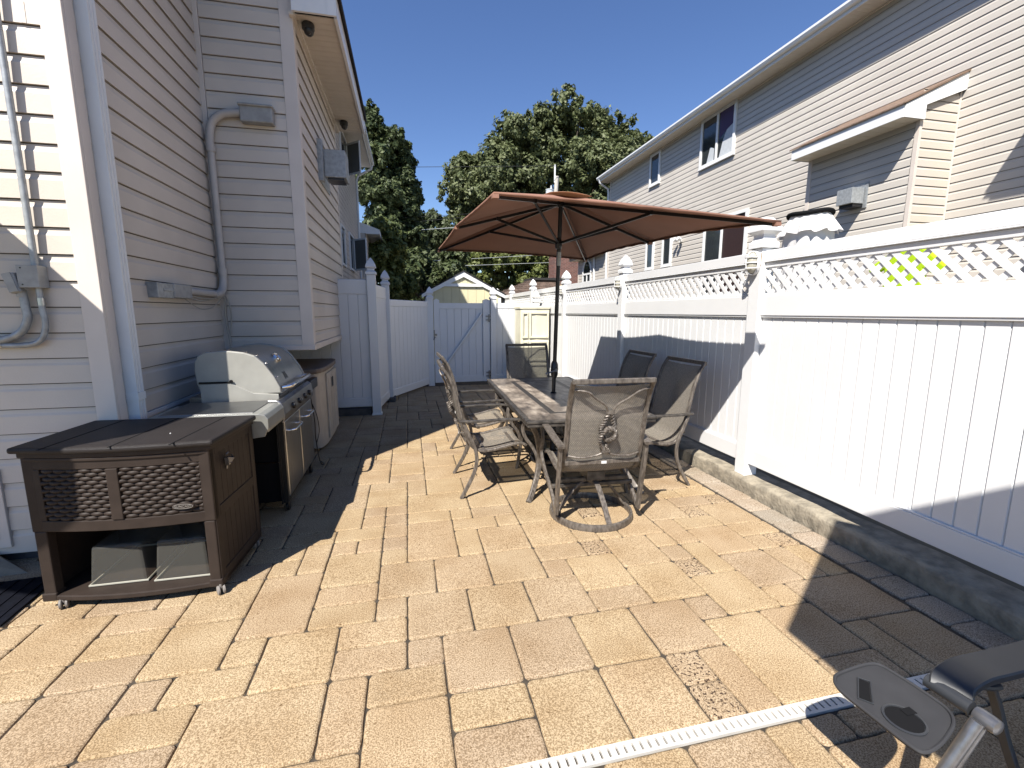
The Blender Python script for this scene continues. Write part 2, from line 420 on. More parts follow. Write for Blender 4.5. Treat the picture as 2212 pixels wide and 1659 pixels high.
# ------------------------------------------------------------------ GROUND
gm = MB(); gm.grid(lambda a, b: (-150 + 300 * a, -60 + 320 * b, -0.06), 6, 6)
tag(gm.build('ground', 'earth', fix=False), kind='structure')
jb = MB(); jb.box((-5.5, -1.3, -0.058), (2.86, 10.6, -0.012)); tag(jb.build('paver_joint_sand', 'joint'), kind='structure')

def stone(m, x0, y0, x1, y1, rnd=0.021, gap=0.0024):
    x0 += gap; y0 += gap; x1 -= gap; y1 -= gap
    dz = random.uniform(-0.0022, 0.0022); sx = random.uniform(-.006, .006); sy = random.uniform(-.006, .006)
    cx, cy = (x0 + x1) / 2, (y0 + y1) / 2; base = []
    j = lambda: random.uniform(-0.0018, 0.0018)
    # outline with rounded corners and points along the sides for a tumbled edge
    for (ax, ay, a0) in ((x1 - rnd, y1 - rnd, 0), (x0 + rnd, y1 - rnd, 90), (x0 + rnd, y0 + rnd, 180), (x1 - rnd, y0 + rnd, 270)):
        for q in range(4):
            a = D2R(a0 + 30 * q); base.append((ax + rnd * math.cos(a) + j(), ay + rnd * math.sin(a) + j()))
    out = []; n = len(base)
    for i in range(n):
        p, q = base[i], base[(i + 1) % n]; out.append(p)
        L = math.hypot(q[0] - p[0], q[1] - p[1])
        if L > 0.06:
            k = int(L / 0.045)
            for s_ in range(1, k + 1):
                t_ = s_ / (k + 1); out.append((p[0] + (q[0] - p[0]) * t_ + j(), p[1] + (q[1] - p[1]) * t_ + j()))
    n = len(out); vs = []
    for ins, z in ((0, -0.05), (0, -0.011), (0.0025, -0.0045), (0.008, -0.001), (0.014, 0.0)):
        for (x, y) in out:
            dx, dy = cx - x, cy - y; L = math.hypot(dx, dy); X = x + dx / L * ins * 1.3; Y = y + dy / L * ins * 1.3
            vs.append((X, Y, z + dz + (X - cx) * sx + (Y - cy) * sy))
    fs = []
    for k in range(4):
        for i in range(n): fs.append((k * n + i, k * n + (i + 1) % n, (k + 1) * n + (i + 1) % n, (k + 1) * n + i))
    fs.append(tuple(range(4 * n, 5 * n)))
    m.add(vs, fs)

def pave():
    UX, UY = 0.1665, 0.181
    X0, Y0 = 0.4465, 1.343
    rs = random.Random(8)
    i0, i1 = -30, 13; j0, j1 = -14, 47
    used = set(); m = MB(); ml = MB()
    sizes = [((2, 2), 38), ((3, 2), 3), ((2, 3), 8), ((1, 1), 17), ((2, 1), 32), ((1, 2), 9)]
    for j in range(j0, j1):
        for i in range(i0, i1):
            if (i, j) in used: continue
            opts = [(s, w_) for s, w_ in sizes if i + s[0] <= i1 and j + s[1] <= j1 and all((i + a, j + b) not in used for a in range(s[0]) for b in range(s[1]))
                    and not (j < 0 < j + s[1])]
            tot = sum(w_ for _, w_ in opts); q = rs.random() * tot
            for s, w_ in opts:
                q -= w_
                if q <= 0: break
            for a in range(s[0]):
                for b in range(s[1]): used.add((i + a, j + b))
            ax, bx = X0 + i * UX, X0 + (i + s[0]) * UX; ay, by = Y0 + j * UY, Y0 + (j + s[1]) * UY
            bx = min(bx, 2.635)
            if j + s[1] == 0: by = 1.28
            if ax < 2.6: stone(ml if (s == (1, 1) and rs.random() < .5 and i > 0) else m, ax, ay, bx, by)
    return m, ml
pm_, pl_ = pave()
tag(pm_.build('patio_pavers', 'paver', fix=False), kind='structure'); tag(pl_.build('stained_pavers', 'paver_lichen', fix=False), kind='structure')
bm_ = MB(); y = -1.2; rs = random.Random(4)
while y < 9.9:
    L = rs.choice([0.165, 0.2, 0.22, 0.24])
    if y < 1.31 < y + L: L = 1.283 - y if 1.283 - y > 0.05 else L
    stone(bm_, 2.637, y, 2.85, y + L); y += L
    if abs(y - 1.283) < 1e-6: y = 1.345
tag(bm_.build('border_pavers', 'paver_border', fix=False), kind='structure')

# channel drain
dr = thing('channel_drain', 'narrow white slotted drain grate set across the tan pavers', 'drain', (0, 0, 0))
g = MB(); x = -1.0
while x < 2.84:
    g.box((x, 1.2965, -0.02), (x + 0.0235, 1.331, 0.0002)); x += 0.032
g.box((-1.0, 1.285, -0.03), (2.85, 1.2964, 0.0005)); g.box((-1.0, 1.3311, -0.03), (2.85, 1.3425, 0.0005))
g.build('grate', 'grate_white', dr)
g = MB(); g.box((-1.0, 1.286, -0.05), (2.85, 1.341, -0.035)); g.build('channel', 'matte_black', dr)

# kerb of rough concrete along the fence
kb = MB()
def kerbf(a, b):
    yy = -1.2 + 16.2 * a
    h = 0.006 * math.sin(yy * 7.3) + 0.004 * math.sin(yy * 17.1)
    prof = [(2.853, -0.05), (2.853, 0.095), (2.858, 0.112), (2.872, 0.124), (3.1, 0.135)]
    k = b * 4; i = min(int(k), 3); t = k - i
    px = prof[i][0] + (prof[i + 1][0] - prof[i][0]) * t; pz = prof[i][1] + (prof[i + 1][1] - prof[i][1]) * t
    return (px + (h if b < .6 else 0), yy, pz + (h * .7 if b > .2 else 0))
kb.grid(kerbf, 200, 8)
tag(kb.build('concrete_kerb', 'concrete', fix=False, smooth=True), kind='structure')

# ------------------------------------------------------------------ LEFT HOUSE
WX = -1.85; FY = 3.353; BY = 5.235; BX = -1.0; BE = 7.85; BZ0, BZ1 = 1.20, 4.42
H = thing('vinyl_sided_house', 'beige vinyl sided two storey house on the left side of the patio', 'house', (-4, 3.4, 0))
HP = Matrix.Translation((4, -3.4, 0))
def hp(o):  # parts were written in world coordinates
    o.parent = H; o.matrix_parent_inverse = Matrix.Translation((4, -3.4, 0)); return o
def HB(m, name, material, **k): return hp(m.build(name, material, **k))
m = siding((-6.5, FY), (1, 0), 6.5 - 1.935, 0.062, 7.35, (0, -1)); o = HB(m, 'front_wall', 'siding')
m = MB(); m.box((-6.5, FY + 0.001, 0.06), (WX - 0.002, FY + 0.12, 7.35))
m.box((WX - 0.12, FY + 0.12, 0.9), (WX - 0.001, 20.0, 7.35)); m.box((-6.5, FY + .12, 0), (-6.38, 20, 7.35)); m.box((-6.38, 19.88, 0), (WX - .12, 20, 7.35))
HB(m, 'wall_sheathing', 'siding')
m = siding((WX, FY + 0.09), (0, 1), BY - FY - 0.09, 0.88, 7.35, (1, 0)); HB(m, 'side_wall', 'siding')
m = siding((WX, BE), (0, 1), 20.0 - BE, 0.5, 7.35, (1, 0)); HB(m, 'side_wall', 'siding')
m = MB(); m.box((-6.48, FY + 0.02, -0.05), (WX - 0.04, FY + 0.15, 0.06)); m.box((WX - 0.2, FY + 0.15, -0.05), (WX - 0.03, 19.9, 0.88)); HB(m, 'foundation', 'foundation')
m = MB(); m.box((WX, FY + 0.1, 0.845), (WX + 0.028, BY, 0.875)); m.box((WX, FY + 0.1, 0.80), (WX + 0.014, BY, 0.84)); HB(m, 'starter_track', 'white_trim')
# corner board
m = MB(); m.box((-1.94, FY - 0.024, 0.05), (WX + 0.024, FY, 7.35)); m.box((WX, FY, 0.05), (WX + 0.024, FY + 0.085, 7.35)); HB(m, 'corner_board', 'trim', bevel=0.004)
# bump-out
m = siding((WX + 0.06, BY), (1, 0), BX - WX - 0.06 - 0.10, BZ0 + 0.03, 4.98, (0, -1), off=0.05); HB(m, 'bay_front_wall', 'siding')
m = siding((BX, BY + 0.085), (0, 1), BE - BY - 0.16, BZ0 + 0.05, BZ1, (1, 0), off=0.03); HB(m, 'bay_side_wall', 'siding')
m = MB(); m.box((WX, BY + 0.001, BZ0), (BX - 0.001, BE - 0.01, BZ1)); m.box((WX, BY + 0.001, BZ1), (-1.05, BY + .1, 4.97)); HB(m, 'bay_body', 'siding')
m = MB(); m.box((BX - 0.10, BY - 0.022, BZ0), (BX + 0.022, BY, BZ1 + 0.5)); m.box((BX, BY, BZ0), (BX + 0.022, BY + 0.085, BZ1))
m.box((BX, BE - 0.06, BZ0), (BX + 0.022, BE, BZ1)); m.box((WX, BY - 0.022, 0.9), (WX + 0.055, BY, 7.35)); HB(m, 'corner_board', 'trim', bevel=0.004)
m = MB(); m.box((WX + 0.05, BY - 0.026, BZ0 - 0.02), (BX + 0.03, BY, BZ0 + 0.03)); m.box((BX, BY, BZ0 - 0.02), (BX + 0.03, BE + 0.03, BZ0 + 0.045)); HB(m, 'bottom_trim', 'trim', bevel=0.004)
# bay eave: soffit, fascia, boxed end, roof
EX = -0.565; ZE = 4.40; EY0 = 5.16; EY1 = 8.15
m = MB()
y = EY0 + .05
while y < EY1 - 0.02:
    m.box((BX, y, ZE), (EX - 0.02, y + 0.095, ZE + 0.008))
    k = BX + 0.08
    while k < EX - 0.06:                                   # perforation ridges of the vented panel
        m.box((k, y + 0.015, ZE - 0.003), (k + 0.008, y + 0.075, ZE + 0.001)); k += 0.018
    m.box((BX, y + 0.095, ZE + 0.004), (EX - 0.02, y + 0.102, ZE + 0.012)); y += 0.102
m.box((BX, EY0, ZE - 0.03), (BX + 0.05, EY1, ZE - 0.001))
HB(m, 'soffit', 'soffit')
m = MB(); m.box((EX - 0.03, EY0, ZE - 0.02), (EX, EY1, ZE + 0.19))
m.box((EX - .085, EY0 - 0.055, ZE - 0.024), (EX + 0.003, EY0 - 0.0505, ZE + 0.2))
m.prism([(-.965, EY0 - .05, ZE - .02), (EX, EY0 - .05, ZE - .02), (EX, EY0 - .05, ZE + .19), (-.965, EY0 - .05, ZE + .50)], (0, .028, 0))
HB(m, 'fascia', 'white_trim')
m = MB(); m.prism([(EX + 0.035, EY0 - 0.08, ZE + 0.17), (EX + 0.035, EY0 - 0.08, ZE + 0.225), (WX, EY0 - 0.08, ZE + 1.25), (WX, EY0 - 0.08, ZE + 1.19)], (0, EY1 - EY0 + .1, 0))
HB(m, 'bay_roof', 'shingle')
# main eave and roof
m = MB()
m.prism([(-1.22, FY - 0.1, 7.35), (-1.22, FY - 0.1, 7.5), (-4.2, FY - 0.1, 9.3), (-7.1, FY - 0.1, 7.5), (-7.1, FY - 0.1, 7.35)], (0, 20.3 - FY, 0))
HB(m, 'roof', 'shingle')
m = MB(); m.box((-1.85, FY - 0.1, 7.30), (-1.25, 20.2, 7.345)); HB(m, 'soffit', 'soffit')
m = MB(); m.box((-1.24, FY - 0.1, 7.28), (-1.2, 20.2, 7.47)); m.box((-1.2, FY - .05, 7.36), (-1.10, 20.15, 7.47)); HB(m, 'gutter', 'white_trim', bevel=.01)
m = MB(); m.sweep([(-1.16, 20.0, 7.4), (-1.2, 20.0, 7.2), (-1.72, 20.0, 6.9), (-1.78, 19.95, 6.7), (-1.78, 19.95, 1.0)], 0.07, 0.09, up=(0, 1, 0), spline=False); HB(m, 'downspout', 'white_trim')
m = MB(); m.box((WX - .02, 19.9, 0.5), (WX + .025, 20.02, 7.3)); HB(m, 'corner_board', 'trim')
# far windows with open casement sashes
def wframe(x, y0, y1, z0, z1, w_=0.07, dpt=0.05, sgn=1, mull=None):
    m = MB()
    for a, b, c, e in ((y0, y1, z0, z0 + w_), (y0, y1, z1 - w_, z1), (y0, y0 + w_, z0 + w_, z1 - w_), (y1 - w_, y1, z0 + w_, z1 - w_)):
        m.box((x, a, c), (x + sgn * dpt, b, e))
    if mull is not None: m.box((x, mull - w_ * .45, z0 + w_), (x + sgn * (dpt - .004), mull + w_ * .45, z1 - w_))
    return m
for (y0, y1, z0, z1, opn) in ((15.6, 17.2, 6.05, 7.2, 1), (14.6, 15.5, 2.95, 4.15, 0), (16.7, 18.0, 3.0, 4.25, 1)):
    f = HB(wframe(WX + 0.01, y0, y1, z0, z1), 'window', 'white_trim')
    g = MB(); g.box((WX + 0.022, y0 + 0.05, z0 + 0.05), (WX + 0.03, y1 - 0.05, z1 - 0.05)); g.build('pane', 'glass_dark', f)
    if opn:
        s_ = MB(); a = Vector((WX + 0.06, y1 - 0.08, 0)); b = Vector((WX + 0.50, y1 - 0.50, 0)); t = (b - a).normalized()
        for za, zb in ((z0 + 0.07, z0 + 0.13), (z1 - 0.13, z1 - 0.07)): s_.bar(a + Vector((0, 0, (za + zb) / 2)), b + Vector((0, 0, (za + zb) / 2)), 0.035, 0.06)
        s_.bar(a + Vector((0, 0, z0 + 0.07)), a + Vector((0, 0, z1 - 0.07)), 0.04, 0.05, up=(1, 0, 0)); s_.bar(b + Vector((0, 0, z0 + 0.07)), b + Vector((0, 0, z1 - 0.07)), 0.04, 0.05, up=(1, 0, 0))
        s_.build('sash', 'white_trim', f)
        q = MB(); nn = Vector((-t.y, t.x, 0)) * 0.006
        q.prism([a + Vector((0, 0, z0 + .1)), b + Vector((0, 0, z0 + .1)), b + Vector((0, 0, z1 - .1)), a + Vector((0, 0, z1 - .1))], nn); q.build('insect_screen', 'screen', f)
# basement hatch trim far left
m = MB(); m.box((-3.1, FY - 0.034, 0.11), (-2.49, FY - 0.002, 0.62)); f = HB(m, 'hatch_frame', 'trim', bevel=.004)
m = MB(); m.box((-3.04, FY - 0.040, 0.17), (-2.545, FY - 0.034, 0.56)); m.build('hatch_panel', 'siding', f)
# downspout
m = MB()
def spout_ring(z): return [(-1.845, 3.455, z), (-1.765, 3.455, z), (-1.765, 3.47, z), (-1.771, 3.475, z), (-1.771, 3.483, z), (-1.765, 3.488, z), (-1.765, 3.503, z), (-1.771, 3.508, z), (-1.771, 3.516, z), (-1.765, 3.521, z), (-1.765, 3.536, z), (-1.845, 3.536, z)]
m.prism(spout_ring(0.08), (0, 0, 7.1)); ds = HB(m, 'downspout', 'white_trim')
m = MB(); m.box((-1.847, 3.45, 1.0), (-1.760, 3.541, 1.05)); m.build('strap', 'white_trim', ds)
# gas fireplace vent on the bay
v = MB(); v.box((BX + 0.0, 6.17, 3.15), (BX + 0.03, 6.93, 3.62)); v.box((BX + .022, 6.17, 3.15), (BX + 0.07, 6.26, 3.62)); vt = HB(v, 'wall_vent', 'galvanised', bevel=.003)
v = MB(); v.box((BX + 0.07, 6.28, 3.22), (BX + 0.32, 6.60, 3.54)); v.build('vent_cap', 'galvanised', vt, bevel=.006)
v = MB(); v.box((BX + 0.10, 6.31, 3.20), (BX + 0.29, 6.57, 3.235)); v.build('vent_mouth', 'black', vt)
# pvc conduit run around the inner corner
c = MB(); c.sweep([(-1.46, 5.165, 3.46), (-1.55, 5.165, 3.455), (-1.66, 5.165, 3.43), (-1.745, 5.165, 3.35), (-1.775, 5.165, 3.22), (-1.775, 5.165, 3.10)], 0.036, seg=14)
c.sweep([(-1.775, 5.165, 3.12), (-1.775, 5.165, 1.98)], 0.031, seg=14, spline=False)
c.sweep([(-1.775, 5.165, 2.0), (-1.775, 5.165, 1.90), (-1.78, 5.13, 1.80), (-1.79, 5.05, 1.755), (-1.795, 4.96, 1.75)], 0.036, seg=14)
c.sweep([(-1.795, 4.98, 1.75), (-1.795, 4.38, 1.755)], 0.031, seg=14, spline=False)
for z in (3.12, 1.98): c.lathe([(0.040, -0.03), (0.040, 0.03)], (-1.775, 5.165, z), 16)
pc = HB(c, 'pvc_conduit', 'pvc', smooth=True)
c = MB(); c.box((-1.49, 5.12, 3.375), (-1.20, 5.225, 3.525)); c.box((-1.50, 5.10, 3.51), (-1.19, 5.225, 3.535)); c.build('fitting_box', 'box_grey', pc, bevel=.012).matrix_parent_inverse = Matrix()
c = MB(); c.box((-1.835, 4.10, 1.69), (-1.755, 4.40, 1.80)); c.build('fitting_box', 'box_grey', pc, bevel=.008)
c = MB(); c.box((-1.835, 3.87, 1.685), (-1.765, 4.10, 1.795)); c.box((-1.767, 3.95, 1.735), (-1.76, 4.10, 1.755)); c.build('fitting_cover', 'galvanised', pc, bevel=.008)
c = MB()
c.sweep([(-1.80, 4.35, 1.72), (-1.79, 4.6, 1.68), (-1.79, 4.9, 1.70), (-1.78, 5.14, 1.74)], 0.006, seg=6)
c.sweep([(-1.80, 4.30, 1.71), (-1.79, 4.6, 1.61), (-1.79, 4.9, 1.63), (-1.78, 5.14, 1.74)], 0.004, seg=6)
c.sweep([(-1.80, 4.38, 1.72), (-1.78, 4.7, 1.70), (-1.79, 5.0, 1.71), (-1.76, 5.16, 1.72), (-1.74, 5.18, 1.55), (-1.765, 5.18, 1.35), (-1.76, 5.17, 1.2), (-1.72, 5.17, 1.1)], 0.006, seg=6)
c.sweep([(-1.775, 5.15, 1.72), (-1.79, 5.17, 1.50), (-1.77, 5.17, 1.25), (-1.79, 5.15, 1.08)], 0.008, seg=6)
HB(c, 'loose_cable', 'cable_beige', smooth=True)
# steel conduits on the front wall
c = MB(); c.sweep([(-2.10, 3.30, 7.2), (-2.12, 3.30, 1.85)], 0.017, seg=12, spline=False); k1 = HB(c, 'steel_conduit', 'galvanised', smooth=True)
c = MB(); c.box((-2.188, 3.255, 1.72), (-2.085, 3.335, 1.848)); jb1 = c.build('junction_box', 'box_grey', k1, bevel=.003)
c = MB(); c.lathe([(0.004, 0), (0.004, 0.003)], (-2.165, 3.252, 1.832), 8, 'Y'); c.lathe([(0.004, 0), (0.004, 0.003)], (-2.165, 3.252, 1.738), 8, 'Y'); c.build('screw', 'black', jb1)
c = MB(); c.sweep([(-2.12, 3.30, 1.72), (-2.118, 3.30, 1.60), (-2.115, 3.30, 1.50), (-2.15, 3.30, 1.415), (-2.23, 3.30, 1.385), (-2.45, 3.30, 1.385), (-3.0, 3.3, 1.385)], 0.0155, seg=12); k2 = HB(c, 'steel_conduit', 'galvanised', smooth=True)
c = MB(); c.lathe([(0.0185, -0.022), (0.0185, 0.022)], (-2.118, 3.30, 1.64), 14); c.lathe([(0.019, -0.02), (0.019, 0.02)], (-2.36, 3.30, 1.386), 14, 'X'); c.build('coupling', 'steel', k2, smooth=True)
c = MB(); c.sweep([(-2.20, 3.295, 1.70), (-2.195, 3.295, 1.60), (-2.195, 3.295, 1.54), (-2.235, 3.295, 1.465), (-2.31, 3.295, 1.425), (-2.42, 3.295, 1.415), (-3.0, 3.295, 1.415)], 0.021, seg=12); k3 = HB(c, 'steel_conduit', 'galvanised', smooth=True)
c = MB(); c.sweep([(-2.232, 3.275, 1.80), (-2.205, 3.275, 1.69)], 0.055, 0.05, up=(0, 1, 0), spline=False); c.lathe([(0.024, -.025), (0.024, .02)], (-2.203, 3.293, 1.69), 14); f = c.build('conduit_body', 'box_grey', k3, bevel=.01)
c = MB(); c.sweep([(-2.234, 3.248, 1.80), (-2.207, 3.248, 1.695)], 0.045, 0.008, up=(0, 1, 0), spline=False); c.build('cover_plate', 'box_grey', k3, bevel=.012)
# low rear wing
m = siding((WX + .3, 20.05), (0, 1), 6.9, 0.5, 4.75, (1, 0)); HB(m, 'rear_wing_wall', 'siding')
m = MB(); m.box((-6, 20.1, 0), (WX + .3, 27, 4.75)); HB(m, 'rear_wing_body', 'siding')
m = MB(); m.prism([(-1.0, 20.2, 4.74), (-1.0, 20.2, 4.92), (-1.55, 20.2, 5.12), (-4, 20.2, 5.9), (-4, 20.2, 4.74)], (0, 6.9, 0)); HB(m, 'rear_wing_roof', 'white_trim')

# security cameras
def cam_dome(x, y, z, lab):
    t = thing('security_camera', lab, 'camera', (x, y, z), 0, 'dome cameras under the eave')
    m = MB(); m.lathe([(0.052, 0), (0.060, -0.012), (0.060, -0.052), (0.050, -0.062)], (0, 0, 0), 24); m.build('housing', 'camera_plastic', t, smooth=True)
    m = MB(); m.lathe([(0.046, -0.055), (0.048, -0.075), (0.040, -0.10), (0.022, -0.115), (0.001, -0.118)], (0.006, -0.01, 0), 20); m.build('eyeball', 'black', t, smooth=True)
    m = MB(); m.lathe([(0.016, 0), (0.018, 0.012), (0.012, 0.014)], (0.012, -0.04, -0.10), 14, 'Y', M=Matrix.Rotation(D2R(25), 3, 'X')); m.build('lens', 'zg_tube', t, smooth=True)
cam_dome(-0.86, 5.33, ZE - 0.003, 'black dome camera under the near end of the eave, closest to the white fascia box')
cam_dome(-0.83, 7.72, ZE - 0.003, 'black dome camera under the far end of the eave, above the open casement window')

# ------------------------------------------------------------------ WHITE FENCES
def gothic(m, x, y, z, s=0.066):
    q = math.pi / 4; R = s * math.sqrt(2)
    m.lathe([(R * 1.16, 0), (R * 1.16, .035), (R * .95, .05), (R * .72, .062), (R * .72, .085), (R * 1.05, .10), (R * 1.12, .115), (R * .98, .15), (R * .62, .20), (R * .22, .235), (0.002, .25)], (x, y, z), 4, ang0=q)
def flatcap(m, x, y, z, s=0.066):
    q = math.pi / 4; R = s * math.sqrt(2)
    m.lathe([(R * 1.25, 0), (R * 1.25, .045), (R * 1.0, .06), (R * .85, .09), (R * .9, .11), (R * 1.45, .135), (R * 1.45, .155), (R * 1.0, .215), (R * .55, .25), (0.002, .255)], (x, y, z), 4, ang0=q)
def boards(m, a, b, z0, z1, nrm, w_=0.112, th=0.022):
    a = Vector((*a, 0)); b = Vector((*b, 0)); L = (b - a).length; t = (b - a) / L; nv = Vector((*nrm, 0)).normalized()
    k = max(1, round(L / w_)); ww = L / k
    for i in range(k):
        p = a + t * (i * ww); g_ = 0.006
        base = [p + t * 0, p + t * g_ + nv * 0.0085, p + t * (ww - g_) + nv * 0.0085, p + t * ww, p + t * ww - nv * th, p - nv * th]
        m.prism([q + Vector((0, 0, z0)) for q in base], (0, 0, z1 - z0))
def lattice(m, y0, y1, z0, z1, x, pitch=0.108, w_=0.036):
    h = z1 - z0
    for sgn, xx in ((1, x), (-1, x + 0.007)):
        k = y0 - h - pitch
        while k < y1 + h + pitch:
            # strip centre line from (k, z0) to (k + sgn*h, z1), clipped to the opening
            a0, a1 = k - w_ * .7, k + w_ * .7
            poly = [(a0, z0), (a1, z0), (a1 + sgn * h, z1), (a0 + sgn * h, z1)]
            poly = clip(poly, y0, y1)
            if len(poly) > 2: m.prism([(xx, p[0], p[1]) for p in poly], (0.006, 0, 0))
            k += pitch
def clip(poly, lo, hi):
    for side, val in ((0, lo), (1, hi)):
        out = []
        for i in range(len(poly)):
            p, q = poly[i], poly[(i + 1) % len(poly)]
            ip = p[0] >= val if side == 0 else p[0] <= val; iq = q[0] >= val if side == 0 else q[0] <= val
            if ip: out.append(p)
            if ip != iq:
                t = (val - p[0]) / (q[0] - p[0]); out.append((val, p[1] + t * (q[1] - p[1])))
        poly = out
        if not poly: break
    return poly
FX = 2.955
fence = thing('lattice_top_fence', 'tall white vinyl fence with lattice top running along the concrete kerb on the right', 'fence', (FX, 3.43, 0.12))
def fp(m, name, material, **k):
    o = m.build(name, material, **k); o.parent = fence; o.matrix_parent_inverse = Matrix.Translation((-FX, -3.43, -0.12)); return o
posts = [0.85, 3.43, 5.98, 8.42, 10.8, 13.1, 15.3]
for i, y in enumerate(posts):
    m = MB(); m.box((2.902, y - .0635, 0.11), (3.029, y + .0635, 2.11)); p = fp(m, 'post', 'vinyl', bevel=.005)
    m = MB(); (flatcap if i in (1,) else gothic)(m, 2.9655, y, 2.11); cp = m.build('post_cap', 'vinyl', p, bevel=.002)
for a, b in zip(posts[:-1], posts[1:]):
    y0, y1 = a + .0635, b - .0635
    zb = 0.235
    m = MB(); boards(m, (FX + .008, y1), (FX + .008, y0), zb + .13, 1.56, (-1, 0)); fp(m, 'board_panel', 'vinyl')
    m = MB(); m.box((FX - .022, y0, zb), (FX + .034, y1, zb + .14)); m.box((FX - .018, y0, zb + .14), (FX + .03, y1, zb + .152)); fp(m, 'bottom_rail', 'vinyl', bevel=.004)
    m = MB(); m.box((FX - .022, y0, 1.55), (FX + .034, y1, 1.715)); m.box((FX - .016, y0, 1.534), (FX + .02, y1, 1.55)); m.box((FX - .014, y0, 1.715), (FX + .022, y1, 1.735)); fp(m, 'middle_rail', 'vinyl', bevel=.004)
    m = MB(); m.box((FX - .022, y0, 2.0), (FX + .034, y1, 2.085)); m.box((FX - .026, y0, 1.99), (FX + .034, y1, 2.0)); m.box((FX - .010, y0, 1.945), (FX + .022, y1, 1.99)); fp(m, 'top_rail', 'vinyl', bevel=.004)
    m = MB(); lattice(m, y0, y1, 1.735, 1.945, FX - .004); fp(m, 'lattice_panel', 'vinyl')

def bulkhead(y, s, z, lab, stain):
    t = thing('bulkhead_light', lab, 'wall light', (2.902, y, z), 0, 'caged oval lights on the fence posts')
    def oval(rx, rz, n=28): return [(0, rx * math.cos(2 * math.pi * k / n), rz * math.sin(2 * math.pi * k / n)) for k in range(n)]
    m = MB(); m.prism([(p[0], p[1] * s, p[2] * s) for p in oval(.062, .10)], (-0.022 * s, 0, 0)); m.build('base', 'vinyl', t, bevel=.005)
    m = MB()
    ringz = [(0.050, 0.088, -0.022), (0.050, 0.087, -0.045), (0.042, 0.078, -0.068), (0.026, 0.055, -0.082), (0.008, 0.02, -0.086)]
    n = 24; vs = []
    for rx, rz, xx in ringz: vs += [(xx * s, rx * s * math.cos(2 * math.pi * k / n), rz * s * math.sin(2 * math.pi * k / n)) for k in range(n)]
    fs = [(i * n + k, i * n + (k + 1) % n, (i + 1) * n + (k + 1) % n, (i + 1) * n + k) for i in range(4) for k in range(n)] + [tuple(range(4 * n, 5 * n))]
    m.add(vs, fs); m.build('globe', 'frosted', t, smooth=True)
    m = MB(); R = 0.0045 * s
    m.sweep([(-0.03 * s, .058 * s * math.cos(a), .097 * s * math.sin(a)) for a in [2 * math.pi * k / 20 for k in range(20)]], R, seg=6, closed=True, sub=1)
    m.sweep([(-0.03 * s, 0, .097 * s), (-.075 * s, 0, .08 * s), (-.098 * s, 0, .0), (-.075 * s, 0, -.08 * s), (-0.03 * s, 0, -.097 * s)], R, seg=6)
    for zz in (-.045, .0, .045): m.sweep([(-0.03 * s, .058 * s, zz * s), (-.07 * s, .045 * s, zz * s), (-.097 * s, 0, zz * s), (-.07 * s, -.045 * s, zz * s), (-0.03 * s, -.058 * s, zz * s)], R, seg=6)
    m.build('cage', 'vinyl', t, smooth=True)
    if stain:
        m = MB(); m.box((-.0012, -.063, -.03), (0, -.056, .075)); m.build('rust_streak', 'rust', t)
bulkhead(3.43, 1.0, 1.99, 'white caged oval light on the nearest fence post, rust streak at its side', True)
bulkhead(5.98, 0.95, 1.97, 'white caged oval light on the fence post above the dark sling chairs', False)
bulkhead(8.42, 0.95, 1.97, 'white caged oval light on the fence post just behind the umbrella pole', False)

# back fence, gate and left fence
bf = thing('privacy_fence', 'plain white vinyl fence panel between the gate and the lattice fence', 'fence', (1.95, 9.95, 0))
def part(t, m, name, material, **k):
    o = m.build(name, material, **k); o.parent = t
    o.matrix_parent_inverse = (Matrix.Translation(t.location) @ t.rotation_euler.to_matrix().to_4x4()).inverted(); return o
def panel(t, a, b, z0, z1, nrm, top=0.12, bot=0.14):
    A = Vector((*a, 0)); B = Vector((*b, 0)); nv = Vector((*nrm, 0)).normalized()
    m = MB(); boards(m, a, b, z0 + bot, z1 - top, nrm, 0.15); part(t, m, 'board_panel', 'vinyl')
    m = MB(); m.bar(A + Vector((0, 0, z0 + bot / 2)) - nv * .008, B + Vector((0, 0, z0 + bot / 2)) - nv * .008, .05, bot); part(t, m, 'bottom_rail', 'vinyl')
    m = MB(); m.bar(A + Vector((0, 0, z1 - top / 2)) - nv * .008, B + Vector((0, 0, z1 - top / 2)) - nv * .008, .05, top); part(t, m, 'top_rail', 'vinyl')
def post(t, x, y, z1, z0=0.0, s=0.0635, capf=gothic):
    m = MB(); m.box((x - s, y - s, z0), (x + s, y + s, z1)); p = part(t, m, 'post', 'vinyl', bevel=.004)
    m = MB(); capf(m, x, y, z1, s + .003); o = m.build('post_cap', 'vinyl', p, bevel=.002); return p
post(bf, 1.83, 9.95, 1.86); post(bf, 2.80, 9.95, 1.80)
panel(bf, (1.90, 9.95), (2.735, 9.95), 0.06, 1.77, (0, -1))
lf = thing('privacy_fence', 'stepped white vinyl fence in the shade between the house and the gate', 'fence', (-0.51, 7.27, 0))
post(lf, -0.51, 7.27, 2.13)
m = MB(); m.lathe([(0.105, 0), (0.105, 0.02), (0.093, 0.035)], (-0.51, 7.27, 0), 4, ang0=math.pi / 4); part(lf, m, 'post_skirt', 'vinyl')
panel(lf, (-1.85, 7.27), (-0.575, 7.27), 0.13, 2.06, (0, -1), top=0.22)
post(lf, -0.36, 8.40, 2.05); 
panel(lf, (-0.50, 7.34), (-0.37, 8.33), 0.06, 2.0, (1, -0.1), top=0.2)
panel(lf, (-0.31, 8.45), (0.40, 9.84), 0.05, 1.80, (1, -0.5))
post(lf, 0.465, 9.93, 1.86)
